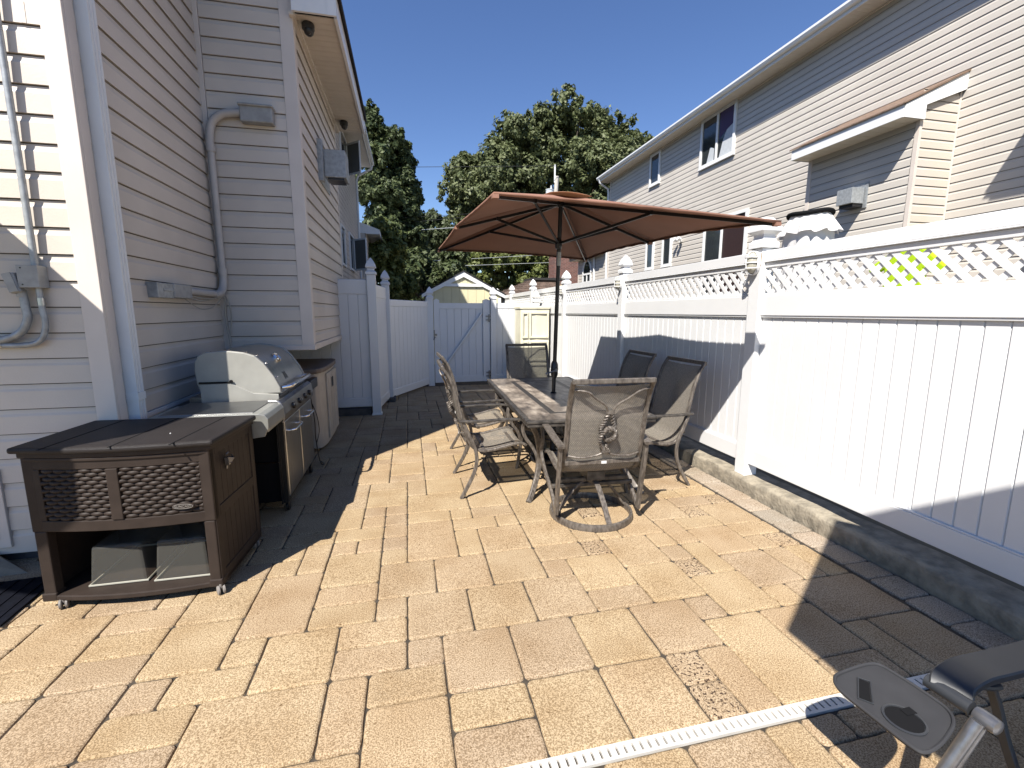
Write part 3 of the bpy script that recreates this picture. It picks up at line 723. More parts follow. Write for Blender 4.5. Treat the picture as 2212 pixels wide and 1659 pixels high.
for a, b, h in (((-1.85, 7.24), (-0.6, 7.40), .10), ((-.36, 8.2), (-.26, 8.62), .07)):
    m = MB(); m.box((a[0], a[1], -.02), (b[0], b[1], h)); part(lf, m, 'footing', 'foundation')
gate = thing('fence_gate', 'white vinyl gate with diagonal brace between two acorn capped posts', 'gate', (0.56, 9.95, 0))
m = MB(); boards(m, (0.665, 9.955), (1.60, 9.955), 0.12, 1.68, (0, -1), 0.155); part(gate, m, 'board_panel', 'vinyl')
m = MB()
for x0, x1 in ((0.545, 0.665), (1.60, 1.755)): m.box((x0, 9.92, 0.06), (x1, 9.99, 1.83)); m.prism([(x0, 9.92, 1.83), (x1, 9.92, 1.83), ((x0 + x1) / 2, 9.92, 1.86)], (0, .07, 0))
m.box((0.665, 9.93, 1.65), (1.60, 9.98, 1.77)); m.box((0.665, 9.93, 0.06), (1.60, 9.98, 0.20)); part(gate, m, 'gate_frame', 'vinyl', bevel=.003)
m = MB(); m.bar((0.70, 9.925, 0.34), (1.58, 9.925, 1.56), 0.035, 0.055, up=(0, 1, 0)); part(gate, m, 'brace', 'vinyl')
m = MB(); m.box((0.50, 9.875, 1.08), (0.60, 9.915, 1.12)); m.box((0.53, 9.86, 1.03), (0.555, 9.90, 1.20)); m.sweep([(0.53, 9.86, 1.0), (0.54, 9.83, 1.03), (0.56, 9.86, 1.05)], .01, seg=6); part(gate, m, 'latch', 'zg_tube')
for z in (1.45, 0.22):
    m = MB(); m.box((1.66, 9.90, z - .05), (1.80, 9.918, z - .03)); m.box((1.66, 9.90, z + .03), (1.80, 9.918, z + .05)); m.box((1.715, 9.885, z - .08), (1.745, 9.915, z + .08)); part(gate, m, 'hinge', 'zg_tube')

# ------------------------------------------------------------------ RIGHT HOUSE
RX = 9.6
N = thing('neighbour_house', 'sunlit beige vinyl sided house behind the lattice fence on the right', 'house', (12, 8, 0))
def npart(m, name, material, **k): return part(N, m, name, material, **k)
e = 0.155
npart(siding((RX, -1.0), (0, 1), 22.2, 0.3, 7.70, (-1, 0), e), 'side_wall', 'siding_neighbour')
npart(siding((RX, 21.25), (0, 1), 3.95, 0.3, 4.70, (-1, 0), e), 'side_wall', 'siding_neighbour')
m = MB(); m.box((RX + .002, -1.0, 0), (RX + 9, 21.2, 7.7)); m.box((RX + .002, 21.2, 0), (RX + 8, 25.2, 4.7)); npart(m, 'wall_sheathing', 'siding_neighbour')
m = MB(); m.box((RX - 0.024, 21.14, 0.3), (RX, 21.24, 7.70)); m.box((RX - 0.024, 25.12, .3), (RX, 25.22, 4.5)); npart(m, 'corner_board', 'trim')
m = MB(); y = -1.3
while y < 21.5:
    m.box((RX - 0.47, y, 7.70), (RX, y + 0.10, 7.708)); m.box((RX - .47, y + .10, 7.704), (RX, y + .107, 7.712)); y += 0.107
m.box((RX - .05, -1.3, 7.66), (RX - .021, 21.5, 7.70))
npart(m, 'soffit', 'soffit')
m = MB(); m.box((RX - 0.50, -1.3, 7.68), (RX - 0.47, 21.5, 7.88)); npart(m, 'fascia', 'white_trim')
m = MB(); m.prism([(RX - .50, -1.3, 7.75), (RX - .58, -1.3, 7.76), (RX - .61, -1.3, 7.82), (RX - .61, -1.3, 7.87), (RX - .50, -1.3, 7.87)], (0, 22.8, 0)); npart(m, 'gutter', 'white_trim')
m = MB(); m.prism([(RX - .55, -1.4, 7.875), (RX - .55, -1.4, 7.91), (RX + 5, -1.4, 10.2), (RX + 10, -1.4, 7.9), (RX + 10, -1.4, 7.7), (RX - .47, -1.4, 7.72)], (0, 23.0, 0)); npart(m, 'roof', 'shingle')
m = MB(); m.sweep([(RX - .55, 21.3, 7.76), (RX - .5, 21.3, 7.6), (RX - .1, 21.28, 7.35), (RX - .07, 21.28, 7.2), (RX - .07, 21.28, .5)], .07, .09, up=(0, 1, 0), spline=False)
m.sweep([(RX - .06, 22.8, 4.4), (RX - .06, 22.8, .5)], .08, .08, up=(0, 1, 0), spline=False); npart(m, 'downspout', 'white_trim')
m = MB(); m.box((RX - .4, 21.8, 4.42), (RX, 25.6, 4.46)); npart(m, 'soffit', 'soffit')
m = MB(); m.box((RX - .42, 21.8, 4.44), (RX - .4, 25.6, 4.62)); m.prism([(RX - .45, 21.25, 4.6), (RX - .45, 21.25, 4.66), (RX + 5, 21.25, 6.2), (RX + 5, 21.25, 4.6)], (0, 4.4, 0)); npart(m, 'rear_roof', 'shingle')
m = MB(); m.lathe([(.10, 0), (.10, .62), (.10, .63)], (RX + 1.2, 14.3, 8.1), 16); rp_ = npart(m, 'flue', 'galvanised', smooth=True)
m = MB(); m.lathe([(.15, 0), (.20, .03), (.20, .26), (.17, .30), (.05, .32)], (RX + 1.2, 14.3, 8.72), 18)
for k in range(18):
    a = 2 * math.pi * k / 18; m.box((-.008, .195, 0.04), (.008, .212, .25), Matrix.Translation((RX + 1.2, 14.3, 8.72)) @ Matrix.Rotation(a, 4, 'Z'))
m.build('flue_cap', 'galvanised', rp_)
def nwin(y0, y1, z0, z1, mull=None, pane='glass_dark', w_=.09, curt=None):
    f = npart(wframe(RX - .012, y0, y1, z0, z1, w_, .06, -1, mull), 'window', 'white_trim', bevel=.004)
    g = MB(); g.box((RX - .030, y0 + w_ * .8, z0 + w_ * .8), (RX - .036, y1 - w_ * .8, z1 - w_ * .8)); g.build('pane', pane, f)
    s_ = MB(); s_.box((RX - .012, y0 - .02, z0 - .03), (RX - .085, y1 + .02, z0)); s_.build('sill', 'white_trim', f)
    if curt:
        for (poly, mm) in curt:
            c = MB(); c.prism([(RX - .0375, p[0], p[1]) for p in poly], (-.0015, 0, 0)); c.build('curtain', mm, f)
    return f
nwin(12.55, 14.21, 6.20, 7.70, 13.38, curt=[([(12.66, 6.3), (13.25, 6.3), (13.1, 6.75), (12.95, 7.0), (12.66, 7.1)], 'curtain'), ([(12.66, 7.1), (12.95, 7.0), (13.28, 6.85), (13.28, 7.6), (12.66, 7.6)], 'purple_cloth'), ([(13.5, 6.3), (13.85, 6.3), (13.7, 6.75), (13.5, 6.65)], 'curtain')])
nwin(16.7, 17.46, 6.47, 7.65)
nwin(16.89, 17.5, 3.27, 4.40)
nwin(15.63, 16.27, 3.28, 4.40)
nwin(11.75, 13.75, 2.1, 4.50, 12.85, curt=[([(11.85, 2.2), (12.78, 2.2), (12.78, 4.4), (11.85, 4.4)], 'blind_red')])
f = nwin(23.25, 24.4, 2.2, 3.65, 23.82)
m = MB(); n_ = 16
arc = [(RX - .03, 23.825 + .50 * math.cos(math.pi * k / n_), 3.66 + .62 * math.sin(math.pi * k / n_)) for k in range(n_ + 1)]
m.prism([(RX - .02, p[1], p[2]) for p in arc], (-.018, 0, 0)); m.build('arch_pane', 'glass_dark', f)
m = MB(); m.sweep([(RX - .04, 23.825 + .57 * math.cos(math.pi * k / n_), 3.66 + .68 * math.sin(math.pi * k / n_)) for k in range(n_ + 1)], .12, .06, up=(1, 0, 0), spline=False); m.build('arch_trim', 'white_trim', f)
# projecting bay with shed roof
def nbay(y0, y1, zt, x0=8.75, near=True, stain=False):
    m = siding((x0, y0 + .06), (0, 1), y1 - y0 - .12, 0.3, zt, (-1, 0), e, off=.04); npart(m, 'bay_wall', 'siding_neighbour')
    m = siding((x0, y0), (1, 0), RX - x0, 0.3, zt + .5, (0, -1), e, off=.07); npart(m, 'bay_end_wall', 'siding_stained' if stain else 'siding_neighbour', label='sun-warped yellowed siding' if stain else None)
    m = MB(); m.box((x0 + .001, y0 + .001, .2), (RX - .001, y1, zt)); npart(m, 'bay_body', 'siding_neighbour')
    m = MB(); m.box((x0 - .024, y1 - .07, .3), (x0, y1 + .024, zt)); m.box((x0, y1, .3), (RX - .02, y1 + .02, zt)); m.box((x0 - .02, y0 - .02, .3), (x0 + .04, y0 + .05, zt)); m.box((RX - .06, y0 - .022, .3), (RX - .02, y0, zt + .6)); npart(m, 'corner_board', 'trim')
    ex = x0 - .45
    m = MB(); y = y0 - .03
    while y < y1 + .03:
        m.box((ex, y, zt), (x0, y + .20, zt + .008)); m.box((ex, y + .20, zt + .004), (x0, y + .21, zt + .012)); y += .21
    npart(m, 'soffit', 'soffit')
    m = MB(); m.box((ex - .02, y0 - .06, zt - .01), (ex, y1 + .04, zt + .19))
    sl = .64 / 1.3
    m.prism([(ex, y0 - .08, zt - .01), (x0 + .0, y0 - .08, zt - .01), (x0 + .0, y0 - .08, zt + .22), (RX, y0 - .08, zt + .55), (RX, y0 - .08, zt + .83), (ex, y0 - .08, zt + .19)], (0, .02, 0))
    m.prism([(ex, y1 + .04, zt - .01), (x0, y1 + .04, zt - .01), (RX, y1 + .04, zt + .55), (RX, y1 + .04, zt + .83), (ex, y1 + .04, zt + .19)], (0, .02, 0))
    npart(m, 'fascia', 'white_trim')
    m = MB(); m.prism([(ex - .05, y0 - .10, zt + .185), (ex - .05, y0 - .10, zt + .21), (RX - .0, y0 - .10, zt + .87), (RX - .0, y0 - .10, zt + .835)], (0, y1 - y0 + .18, 0)); npart(m, 'bay_roof', 'tan_roof')
nbay(6.72, 8.94, 4.85, stain=True)
nbay(2.3, 4.42, 5.95)
v = MB(); v.box((8.75 - .04, 7.50, 3.58), (8.75 - .02, 8.06, 4.05)); vt = npart(v, 'wall_vent', 'galvanised')
v = MB(); v.box((8.75 - .06, 7.55, 3.66), (8.75 - .34, 7.88, 3.95)); v.build('vent_cap', 'galvanised', vt, bevel=.006)
v = MB(); v.box((8.75 - .04, 7.57, 3.60), (8.75 - .28, 7.86, 3.66)); v.build('vent_mouth', 'black', vt)
sp = thing('spot_light', 'small white twin floodlight on the neighbour wall beside the narrow windows', 'floodlight', (RX - .03, 15.05, 4.07))
m = MB(); m.lathe([(.06, 0), (.06, .05)], (-.05, 0, 0), 14, 'X'); m.build('base', 'white_trim', sp)
for s_ in (-1, 1):
    m = MB(); m.lathe([(.035, 0), (.05, .04), (.085, .16), (.075, .165)], (0, 0, 0), 14, M=Matrix.Translation((-.10, s_ * .10, .02)).to_3x3() @ Matrix.Rotation(D2R(-70), 3, 'Y')); o = m.build('lamp_head', 'white_trim', sp, smooth=True); o.location = (-.07, s_ * .12, 0.02)
# chimney and low roof beyond
cb = thing('brick_chimney', 'dark red brick chimney just beyond the neighbour house', 'chimney', (9.6, 26.9, 0))
m = MB(); m.box((-.9, -.1, 0), (0.6, 1.1, 5.0)); m.build('stack', 'brick', cb)
m = MB(); m.box((-.95, -.15, 5.0), (.65, 1.15, 5.15)); m.build('crown', 'concrete', cb)
gz_ = thing('pavilion_roof', 'low brown shingled hip roof behind the back fence posts', 'pavilion', (5.6, 17, 0))
m = MB()
def hip(a, b, zz0, zz1, rows=9):
    for k in range(rows):
        t0, t1 = k / rows, (k + 1) / rows
        for (p, q, ap) in (((-2.3, 0), (1.6, 0), 0), ((1.6, 0), (1.6, 3), 1), ((1.6, 3), (-2.3, 3), 2), ((-2.3, 3), (-2.3, 0), 3)):
            c = (-.1, 1.5); f0 = lambda P, t: (P[0] + (c[0] - P[0]) * t * .75, P[1] + (c[1] - P[1]) * t * .75)
            nseg = 10
            for s_ in range(nseg):
                def L(t, s): A = f0(p, t); B = f0(q, t); return (A[0] + (B[0] - A[0]) * s, A[1] + (B[1] - A[1]) * s)
                jz = random.uniform(0, .02)
                A = L(t0, s_ / nseg); B = L(t0, (s_ + 1) / nseg); C_ = L(t1, (s_ + 1) / nseg); D_ = L(t1, s_ / nseg)
                za = zz0 + (zz1 - zz0) * t0; zb_ = zz0 + (zz1 - zz0) * t1
                m.add([(*A, za + .04 + jz), (*B, za + .04 + jz), (*C_, zb_ + .005), (*D_, zb_ + .005), (*A, za - .03), (*B, za - .03)], [(0, 1, 2, 3), (4, 5, 1, 0)])
hip(0, 0, 2.15, 2.85); m.build('roof', 'shingle_brown', gz_, fix=False)
m = MB(); m.box((-.75, .9, 2.84), (.6, 2.1, 2.93)); m.build('roof_cap', 'shingle', gz_)
m = MB()
for x in (-2.1, 1.4):
    for y in (.2, 2.8): m.box((x - .06, y - .06, 0), (x + .06, y + .06, 2.2))
m.build('post', 'wood_pole', gz_)

# ------------------------------------------------------------------ SHED behind the gate
sh = thing('garden_shed', 'pale yellow gable shed with white trim beyond the gate', 'shed', (1.68, 14, 0))
m = MB()
for k in range(9):
    xa = -1.13 + k * .252; xb = xa + .246
    top = lambda x: 2.66 - abs(x) * .52
    pts = [(xa, 0, 0), (xb, 0, 0), (xb, 0, top(xb))] + ([(0, 0, top(0))] if xa < 0 < xb else []) + [(xa, 0, top(xa))]
    m.prism(pts, (0, .03, 0))
m.prism([(-1.13, .03, 0), (1.13, .03, 0), (1.13, .03, 2.04), (0, .03, 2.62), (-1.13, .03, 2.04)], (0, 2.4, 0)); m.build('wall', 'shed_yellow', sh)
m = MB()
for s_ in (-1, 1):
    m.prism([(0, -.06, 2.77), (0, -.06, 2.62), (s_ * 1.25, -.06, 2.00), (s_ * 1.25, -.06, 2.10)] if s_ > 0 else [(0, -.06, 2.77), (s_ * 1.25, -.06, 2.10), (s_ * 1.25, -.06, 2.00), (0, -.06, 2.62)], (0, .05, 0))
m.box((-.55, -.055, 2.335), (.55, -.012, 2.42)); m.box((-1.14, -.03, 0), (-1.05, -.002, 2.0)); m.box((1.05, -.03, 0), (1.14, -.002, 2.0)); m.build('trim', 'white_trim', sh)
m = MB(); m.prism([(0, -.08, 2.775), (1.30, -.08, 2.09), (1.30, -.08, 2.115), (0, -.08, 2.81), (-1.30, -.08, 2.115), (-1.30, -.08, 2.09)], (0, 2.6, 0)); m.build('roof', 'shingle', sh)

# tall resin locker by the back fence
lk = thing('storage_locker', 'tall cream resin locker standing against the lattice fence behind the table', 'locker', (2.62, 9.3, 0))
m = MB(); outl = [(-.33, 0), (-.30, -.03), (-.17, -.05), (.0, -.065), (.28, -.05), (.28, .50), (-.33, .50)]
m.prism([(x, y, .02) for x, y in outl], (0, 0, 1.62)); m.build('body', 'locker_yellow', lk, bevel=.008)
m = MB(); m.prism([(x * 1.05, y * 1.1 - .012, 1.64) for x, y in outl], (0, 0, .06)); m.build('lid', 'locker_yellow', lk, bevel=.012)
m = MB()
for (x0, x1, z0, z1) in ((-.16, .26, .05, .50), (-.16, .26, .56, .98), (-.16, .26, 1.04, 1.58)):
    m.box((x0, -.085, z0), (x0 + .04, -.05, z1)); m.box((x1 - .04, -.085, z0), (x1, -.05, z1)); m.box((x0 + .04, -.085, z0), (x1 - .04, -.05, z0 + .04)); m.box((x0 + .04, -.085, z1 - .04), (x1 - .04, -.05, z1))
m.build('door', 'locker_yellow', lk, bevel=.006)
m = MB()
for (z0, z1) in ((.56, .98), (1.04, 1.58)):
    m.box((-.305, -.068, z0), (-.28, -.035, z1)); m.box((-.20, -.072, z0), (-.178, -.035, z1)); m.box((-.28, -.07, z1 - .04), (-.20, -.035, z1)); m.box((-.28, -.07, z0), (-.20, -.035, z0 + .04))
m.build('side_door', 'locker_yellow', lk, bevel=.004)

# ------------------------------------------------------------------ DECK BOX (patio cooler cabinet)
def deckbox():
    t = thing('patio_cooler_cabinet', 'dark brown resin patio cabinet with wicker front panel in front of the grill', 'cabinet', (-1.495, 3.005, 0), D2R(-3.5))
    W, Dp = .44, .29
    def bow(x): return -Dp - .05 * (1 - (x / W) ** 2)
    n = 14
    def plate(z0, z1, ov, mname, name, bev, back=Dp, inset=0.0, cuts=None):
        xs = [-W - ov + (2 * (W + ov)) * k / n for k in range(n + 1)]
        front = [(x, bow(max(-W, min(W, x))) - ov + inset, z0) for x in xs]
        poly = front + [(W + ov, back, z0), (-W - ov, back, z0)]
        m = MB(); m.prism(poly, (0, 0, z1 - z0)); return m.build(name, mname, t, bevel=bev)
    lid = plate(.872, .905, .035, 'box_lid', 'lid', .012)
    m = MB()
    for x in (-.29, .02, .30): m.box((x - .004, -.385, .904), (x + .004, .27, .9062))
    m.build('lid_groove', 'matte_black', lid)
    m = MB(); m.lathe([(.004, 0), (.003, .003)], (.18, -.14, .905), 8); m.build('droplet', 'white_trim', lid)
    plate(.845, .872, .012, 'box_brown', 'rim', .004)
    # basket section walls (front frame with a recessed wicker field)
    m = MB()
    def fstrip(x0, x1, z0, z1, th=.02, off=0.0, k=8):
        pf = [(x0 + (x1 - x0) * i / k, bow(x0 + (x1 - x0) * i / k) + off, z0) for i in range(k + 1)]
        pb = [(p[0], p[1] + th, z0) for p in reversed(pf)]
        m.prism(pf + pb, (0, 0, z1 - z0))
    fstrip(-W, W, .78, .845); fstrip(-W, W, .44, .50); fstrip(-W, -.36, .50, .78); fstrip(.385, W, .50, .78); fstrip(-.035, .02, .50, .78, off=-.006)
    fstrip(-W, W, .825, .843, off=-.008)
    fp_ = m.build('front_frame', 'box_brown', t, bevel=.004)
    m = MB(); fstrip(-.37, .40, .49, .79, th=.01, off=.014); m.build('wicker_backing', 'box_brown', t)
    rows = 13; rh = .28 / rows
    for (xa, xb) in ((-.36, -.035), (.02, .385)):
        m = MB()
        cw = .062; nc = int((xb - xa) / (cw / 1)) + 2
        for r_ in range(rows):
            z = .50 + (r_ + .5) * rh; x = xa - (cw * .5 if r_ % 2 else 0)
            while x < xb:
                a = max(x + .002, xa); b = min(x + cw * 1.04 - .002, xb)
                if b - a > .012:
                    k = 6; vs = []; 
                    for i in range(k + 1):
                        xx = a + (b - a) * i / k; tt = (xx - x) / cw; h = math.sin(math.pi * min(max(tt, 0), 1))
                        yy = bow(xx) + .011 - .012 * h; hh = rh * (.47 + .05 * h)
                        vs += [(xx, yy + .006, z - hh), (xx, yy, z - hh * .6), (xx, yy - .002, z), (xx, yy, z + hh * .6), (xx, yy + .006, z + hh)]
                    fs = [(i * 5 + j, (i + 1) * 5 + j, (i + 1) * 5 + j + 1, i * 5 + j + 1) for i in range(k) for j in range(4)]
                    m.add(vs, fs)
                x += cw
        m.build('wicker_panel', 'box_brown', t, smooth=True)
    m = MB(); cxx = .30; m.prism([(cxx + .055 * math.cos(2 * math.pi * k / 24), bow(cxx) - .012, .545 + .017 * math.sin(2 * math.pi * k / 24)) for k in range(24)], (0, .012, 0))
    bd = m.build('badge', 'box_brown', t, bevel=.002)
    m = MB(); m.sweep([(cxx + .049 * math.cos(2 * math.pi * k / 24), bow(cxx) - .013, .545 + .013 * math.sin(2 * math.pi * k / 24)) for k in range(24)], .0012, seg=5, closed=True, sub=1); m.build('badge_rim', 'caster', bd)
    cu = bpy.data.curves.new('badge_text', 'FONT'); cu.body = 'SUNCAST'; cu.size = .019; cu.extrude = .001; cu.align_x = 'CENTER'; cu.align_y = 'CENTER'
    tm = bpy.data.objects.new('tmp', cu); COL.objects.link(tm); bpy.context.view_layer.update()
    me = bpy.data.meshes.new_from_object(tm.evaluated_get(bpy.context.evaluated_depsgraph_get())); bpy.data.objects.remove(tm)
    me.materials.clear(); me.materials.append(MAT['caster'])
    to = bpy.data.objects.new('badge_lettering', me); COL.objects.link(to); to.parent = bd; to.location = (cxx, bow(cxx) - .0135, .545); to.rotation_euler = (D2R(90), 0, 0)
    # side panels with vertical boards
    for s_ in (-1, 1):
        m = MB(); X0 = s_ * (W - .012)
        for (z0, z1) in ((.50, .80), (.12, .44)):
            y = -.235
            while y < .22:
                m.box((X0, y + .003, z0), (X0 + s_ * .006, min(y + .062, .235), z1)); y += .062
        m.box((X0 - s_ * .004, -.27, .06), (X0, Dp, .86))
        sp_ = m.build('side_panel', 'box_brown', t)
        m = MB()
        for (a, b, c, e_) in ((-.29, -.235, .06, .86), (.235, Dp, .06, .86), (-.235, .235, .80, .86), (-.235, .235, .44, .50), (-.235, .235, .05, .12)):
            m.box((X0, a, c), (X0 + s_ * .012, b, e_))
        m.build('side_frame', 'box_brown', sp_, bevel=.003)
        # front corner post
        m = MB(); m.box((s_ * W, -.30, .44), (s_ * (W - .055), -.245, .86)); m.box((s_ * (W - .006), -.298, .06), (s_ * (W - .062), -.24, .44)); m.box((s_ * (W + .004), -.305, .045), (s_ * (W - .066), -.235, .09)); m.build('corner_post', 'box_brown', t, bevel=.006)
    m = MB(); m.box((-W, Dp - .012, .06), (W, Dp, .86)); m.build('back_panel', 'box_brown', t)
    m = MB(); m.box((-W + .06, -.28, .44), (W - .06, .27, .448)); m.build('basket_floor', 'box_brown', t)
    plate(.045, .075, .0, 'box_brown', 'bottom_shelf', .006)
    for (x, y, a) in ((-.35, -.30, 25), (.43, -.30, 35), (-.38, .22, 10), (.42, .22, 60)):
        root = MB(); Mx = Matrix.Translation((x, y, .026)) @ Matrix.Rotation(D2R(a), 4, 'Z')
        for dx in (-.013, .013): root.lathe([(.020, -.007), (.026, -.004), (.026, .004), (.020, .007)], (0, 0, 0), 16, 'X', M=None)
        vs = root.v; root.v = []; half = len(vs) // 2
        for i, q in enumerate(vs):
            root.v.append(tuple(Mx @ (Vector(q) + Vector((-.013 if i < half else .013, 0, 0)))))
        cs = root.build('caster', 'caster', t, smooth=True)
        k = MB(); k.lathe([(.008, 0), (.008, .025)], (x, y, .035), 8); k.build('caster_stem', 'caster', cs)
    # bottle opener on the side
    m = MB(); X = W + .001
    m.prism([(X, -.135, .745), (X, -.095, .745), (X, -.105, .70), (X, -.125, .70)], (.02, 0, 0)); m.sweep([(X + .012, -.13, .765), (X + .016, -.115, .775), (X + .012, -.10, .765)], .004, seg=6); m.lathe([(.010, 0), (.010, .004)], (X, -.115, .685), 10, 'X')
    m.prism([(X + .02, -.14, .752), (X + .045, -.115, .74), (X + .02, -.09, .752), (X + .02, -.095, .715), (X + .03, -.115, .712), (X + .02, -.135, .715)], (.004, 0, 0))
    m.build('bottle_opener', 'zg_tube', t)
    return t
deckbox()
def bin_(x0, x1, y0, y1, h, lab):
    t = thing('storage_bin', lab, 'plastic bin', ((x0 + x1) / 2, (y0 + y1) / 2, .077), 0, 'clear bins on the cabinet shelf')
    hw, hd = (x1 - x0) / 2, (y1 - y0) / 2; ins = .018
    m = MB(); lo = [(-hw, -hd), (hw, -hd), (hw, hd), (-hw, hd)]
    vs = [(x, y, 0) for x, y in lo] + [(x - math.copysign(ins, x), y - math.copysign(ins, y), h) for x, y in lo]
    m.add(vs, [(0, 1, 5, 4), (1, 2, 6, 5), (2, 3, 7, 6), (3, 0, 4, 7), (4, 5, 6, 7)]); m.build('shell', 'clear_plastic', t, bevel=.016, solid=.0)
    m = MB(); m.sweep([(-hw, -hd, .006), (hw, -hd, .006), (hw, hd, .006), (-hw, hd, .006)], .010, .010, closed=True, spline=False); m.build('rim', 'frosted', t)
bin_(-1.765, -1.485, 2.775, 3.22, .225, 'upturned smoky clear bin on the left half of the cabinet bottom shelf')
bin_(-1.44, -1.16, 2.755, 3.20, .235, 'upturned smoky clear bin on the right half of the cabinet bottom shelf')

# ------------------------------------------------------------------ GRILL
gr = thing('gas_grill', 'stainless gas grill with grey end caps between the brown cabinet and the beige cupboard', 'grill', (-1.28, 4.3, 0))
G = lambda m, n_, mm, **k: part(gr, m, n_, mm, **k)
def hoodprof(s=1.0):
    return [(-1.56, .92), (-1.585, 1.02), (-1.595, 1.12), (-1.59, 1.19), (-1.565, 1.24), (-1.51, 1.268), (-1.38, 1.278), (-1.26, 1.262), (-1.185, 1.235), (-1.12, 1.17), (-1.05, 1.06), (-1.015, .98), (-1.01, .935)]
hpf = hoodprof()
m = MB(); m.prism([(x, 3.93, z) for x, z in hpf] , (0, .84, 0)); hd = G(m, 'hood', 'steel', smooth=True)
for y0 in (3.90, 4.765):
    m = MB(); m.prism([(x + (.006 if x > -1.4 else -.006), y0, z + .008) for x, z in hpf], (0, .035, 0)); m.build('hood_end_cap', 'cast_grey', hd, bevel=.008)
    m = MB(); m.prism([(-1.57, y0 + .001, .88), (-1.57, y0 + .001, 1.03), (-1.36, y0 + .001, 1.035), (-1.20, y0 + .001, .95), (-1.02, y0 + .001, .935), (-1.02, y0 + .001, .88)], (0, .02, 0)); m.v = [(v[0], v[1] - .012 if y0 < 4 else v[1] + .02, v[2]) for v in m.v]; m.build('firebox_end', 'cast_grey', hd, bevel=.004)
m = MB(); m.box((-1.575, 3.885, 1.035), (-1.36, 3.8995, 1.047)); m.lathe([(.014, 0), (.014, .004)], (-1.35, 3.884, 1.047), 14, 'Y'); m.build('vent_slot', 'matte_black', hd)
m = MB()
for k in range(9):
    x, z = hpf[3 + k]; 
    m.lathe([(.008, 0), (.006, .008)], (x, 3.99, z), 8)
m.build('rivets', 'chrome', hd)
m = MB(); Mx = Matrix.Rotation(D2R(48), 3, 'Y'); m.lathe([(.045, 0), (.048, .012), (.040, .022), (.036, .018), (.001, .02)], (-1.135, 4.33, 1.185), 24, M=Mx); m.build('thermometer', 'chrome', hd, smooth=True)
m = MB(); Mx = Matrix.Translation((-1.052, 4.22, 1.045)) @ Matrix.Rotation(D2R(62), 4, 'Y'); m.box((-.035, -.05, 0), (.035, .05, .008), Mx); b_ = m.build('name_badge', 'zg_tube', hd)
m = MB(); m.box((-.026, -.04, .008), (.026, .04, .010), Mx); m.build('badge_face', 'black', hd)
m = MB(); m.sweep([(-1.01, 3.97, .975), (-.955, 3.99, .985), (-.935, 4.06, .99), (-.93, 4.33, .99), (-.935, 4.60, .99), (-.955, 4.68, .985), (-1.01, 4.70, .975)], .016, seg=12); m.build('handle', 'chrome', hd, smooth=True)
m = MB(); m.box((-1.66, 3.92, .80), (-1.02, 4.78, .925)); G(m, 'firebox', 'steel_dark')
# control panel and shelves
m = MB(); m.prism([(-1.02, 3.72, .745), (-.955, 3.72, .745), (-.945, 3.72, .80), (-.96, 3.72, .885), (-.99, 3.72, .905), (-1.02, 3.72, .905)], (0, 1.10, 0)); cpn = G(m, 'control_panel', 'steel_dark', bevel=.006)
for y in (4.0, 4.22, 4.44, 4.62):
    m = MB(); m.lathe([(.026, 0), (.024, .025), (.020, .028)], (-.955, y, .82), 18, 'X'); m.build('knob', 'black', cpn, smooth=True)
m = MB(); m.prism([(-1.67, 3.30, .86), (-1.03, 3.30, .86), (-.985, 3.30, .84), (-.96, 3.30, .78), (-.95, 3.30, .77), (-.94, 3.30, .80), (-.945, 3.30, .865), (-.965, 3.30, .89), (-1.0, 3.30, .90), (-1.67, 3.30, .90)], (0, .42, 0)); sf = G(m, 'side_shelf', 'shelf_grey', bevel=.006)
m = MB(); m.box((-1.62, 3.36, .9005), (-1.05, 3.80, .9045)); m.build('shelf_plate', 'steel_dark', sf, bevel=.002)
m = MB(); m.prism([(-1.60, 3.30, .77), (-1.20, 3.30, .75), (-1.05, 3.30, .735), (-.97, 3.30, .745), (-.945, 3.30, .80), (-.943, 3.30, .868), (-.963, 3.30, .893), (-1.0, 3.30, .903), (-1.67, 3.30, .903)], (0, -.006, 0)); m.build('shelf_end', 'shelf_grey', sf, bevel=.006)
m = MB(); m.sweep([(-.958, 3.70, .745), (-.945, 3.705, .80), (-.955, 3.71, .87), (-.985, 3.715, .905), (-1.05, 3.72, .91)], .009, seg=8); m.build('shelf_seam', 'zg_tube', sf, smooth=True)
m = MB(); m.box((-1.62, 4.82, .86), (-.99, 5.15, .885)); m.box((-1.02, 4.82, .80), (-.96, 5.15, .90)); G(m, 'side_burner_shelf', 'black', bevel=.008)
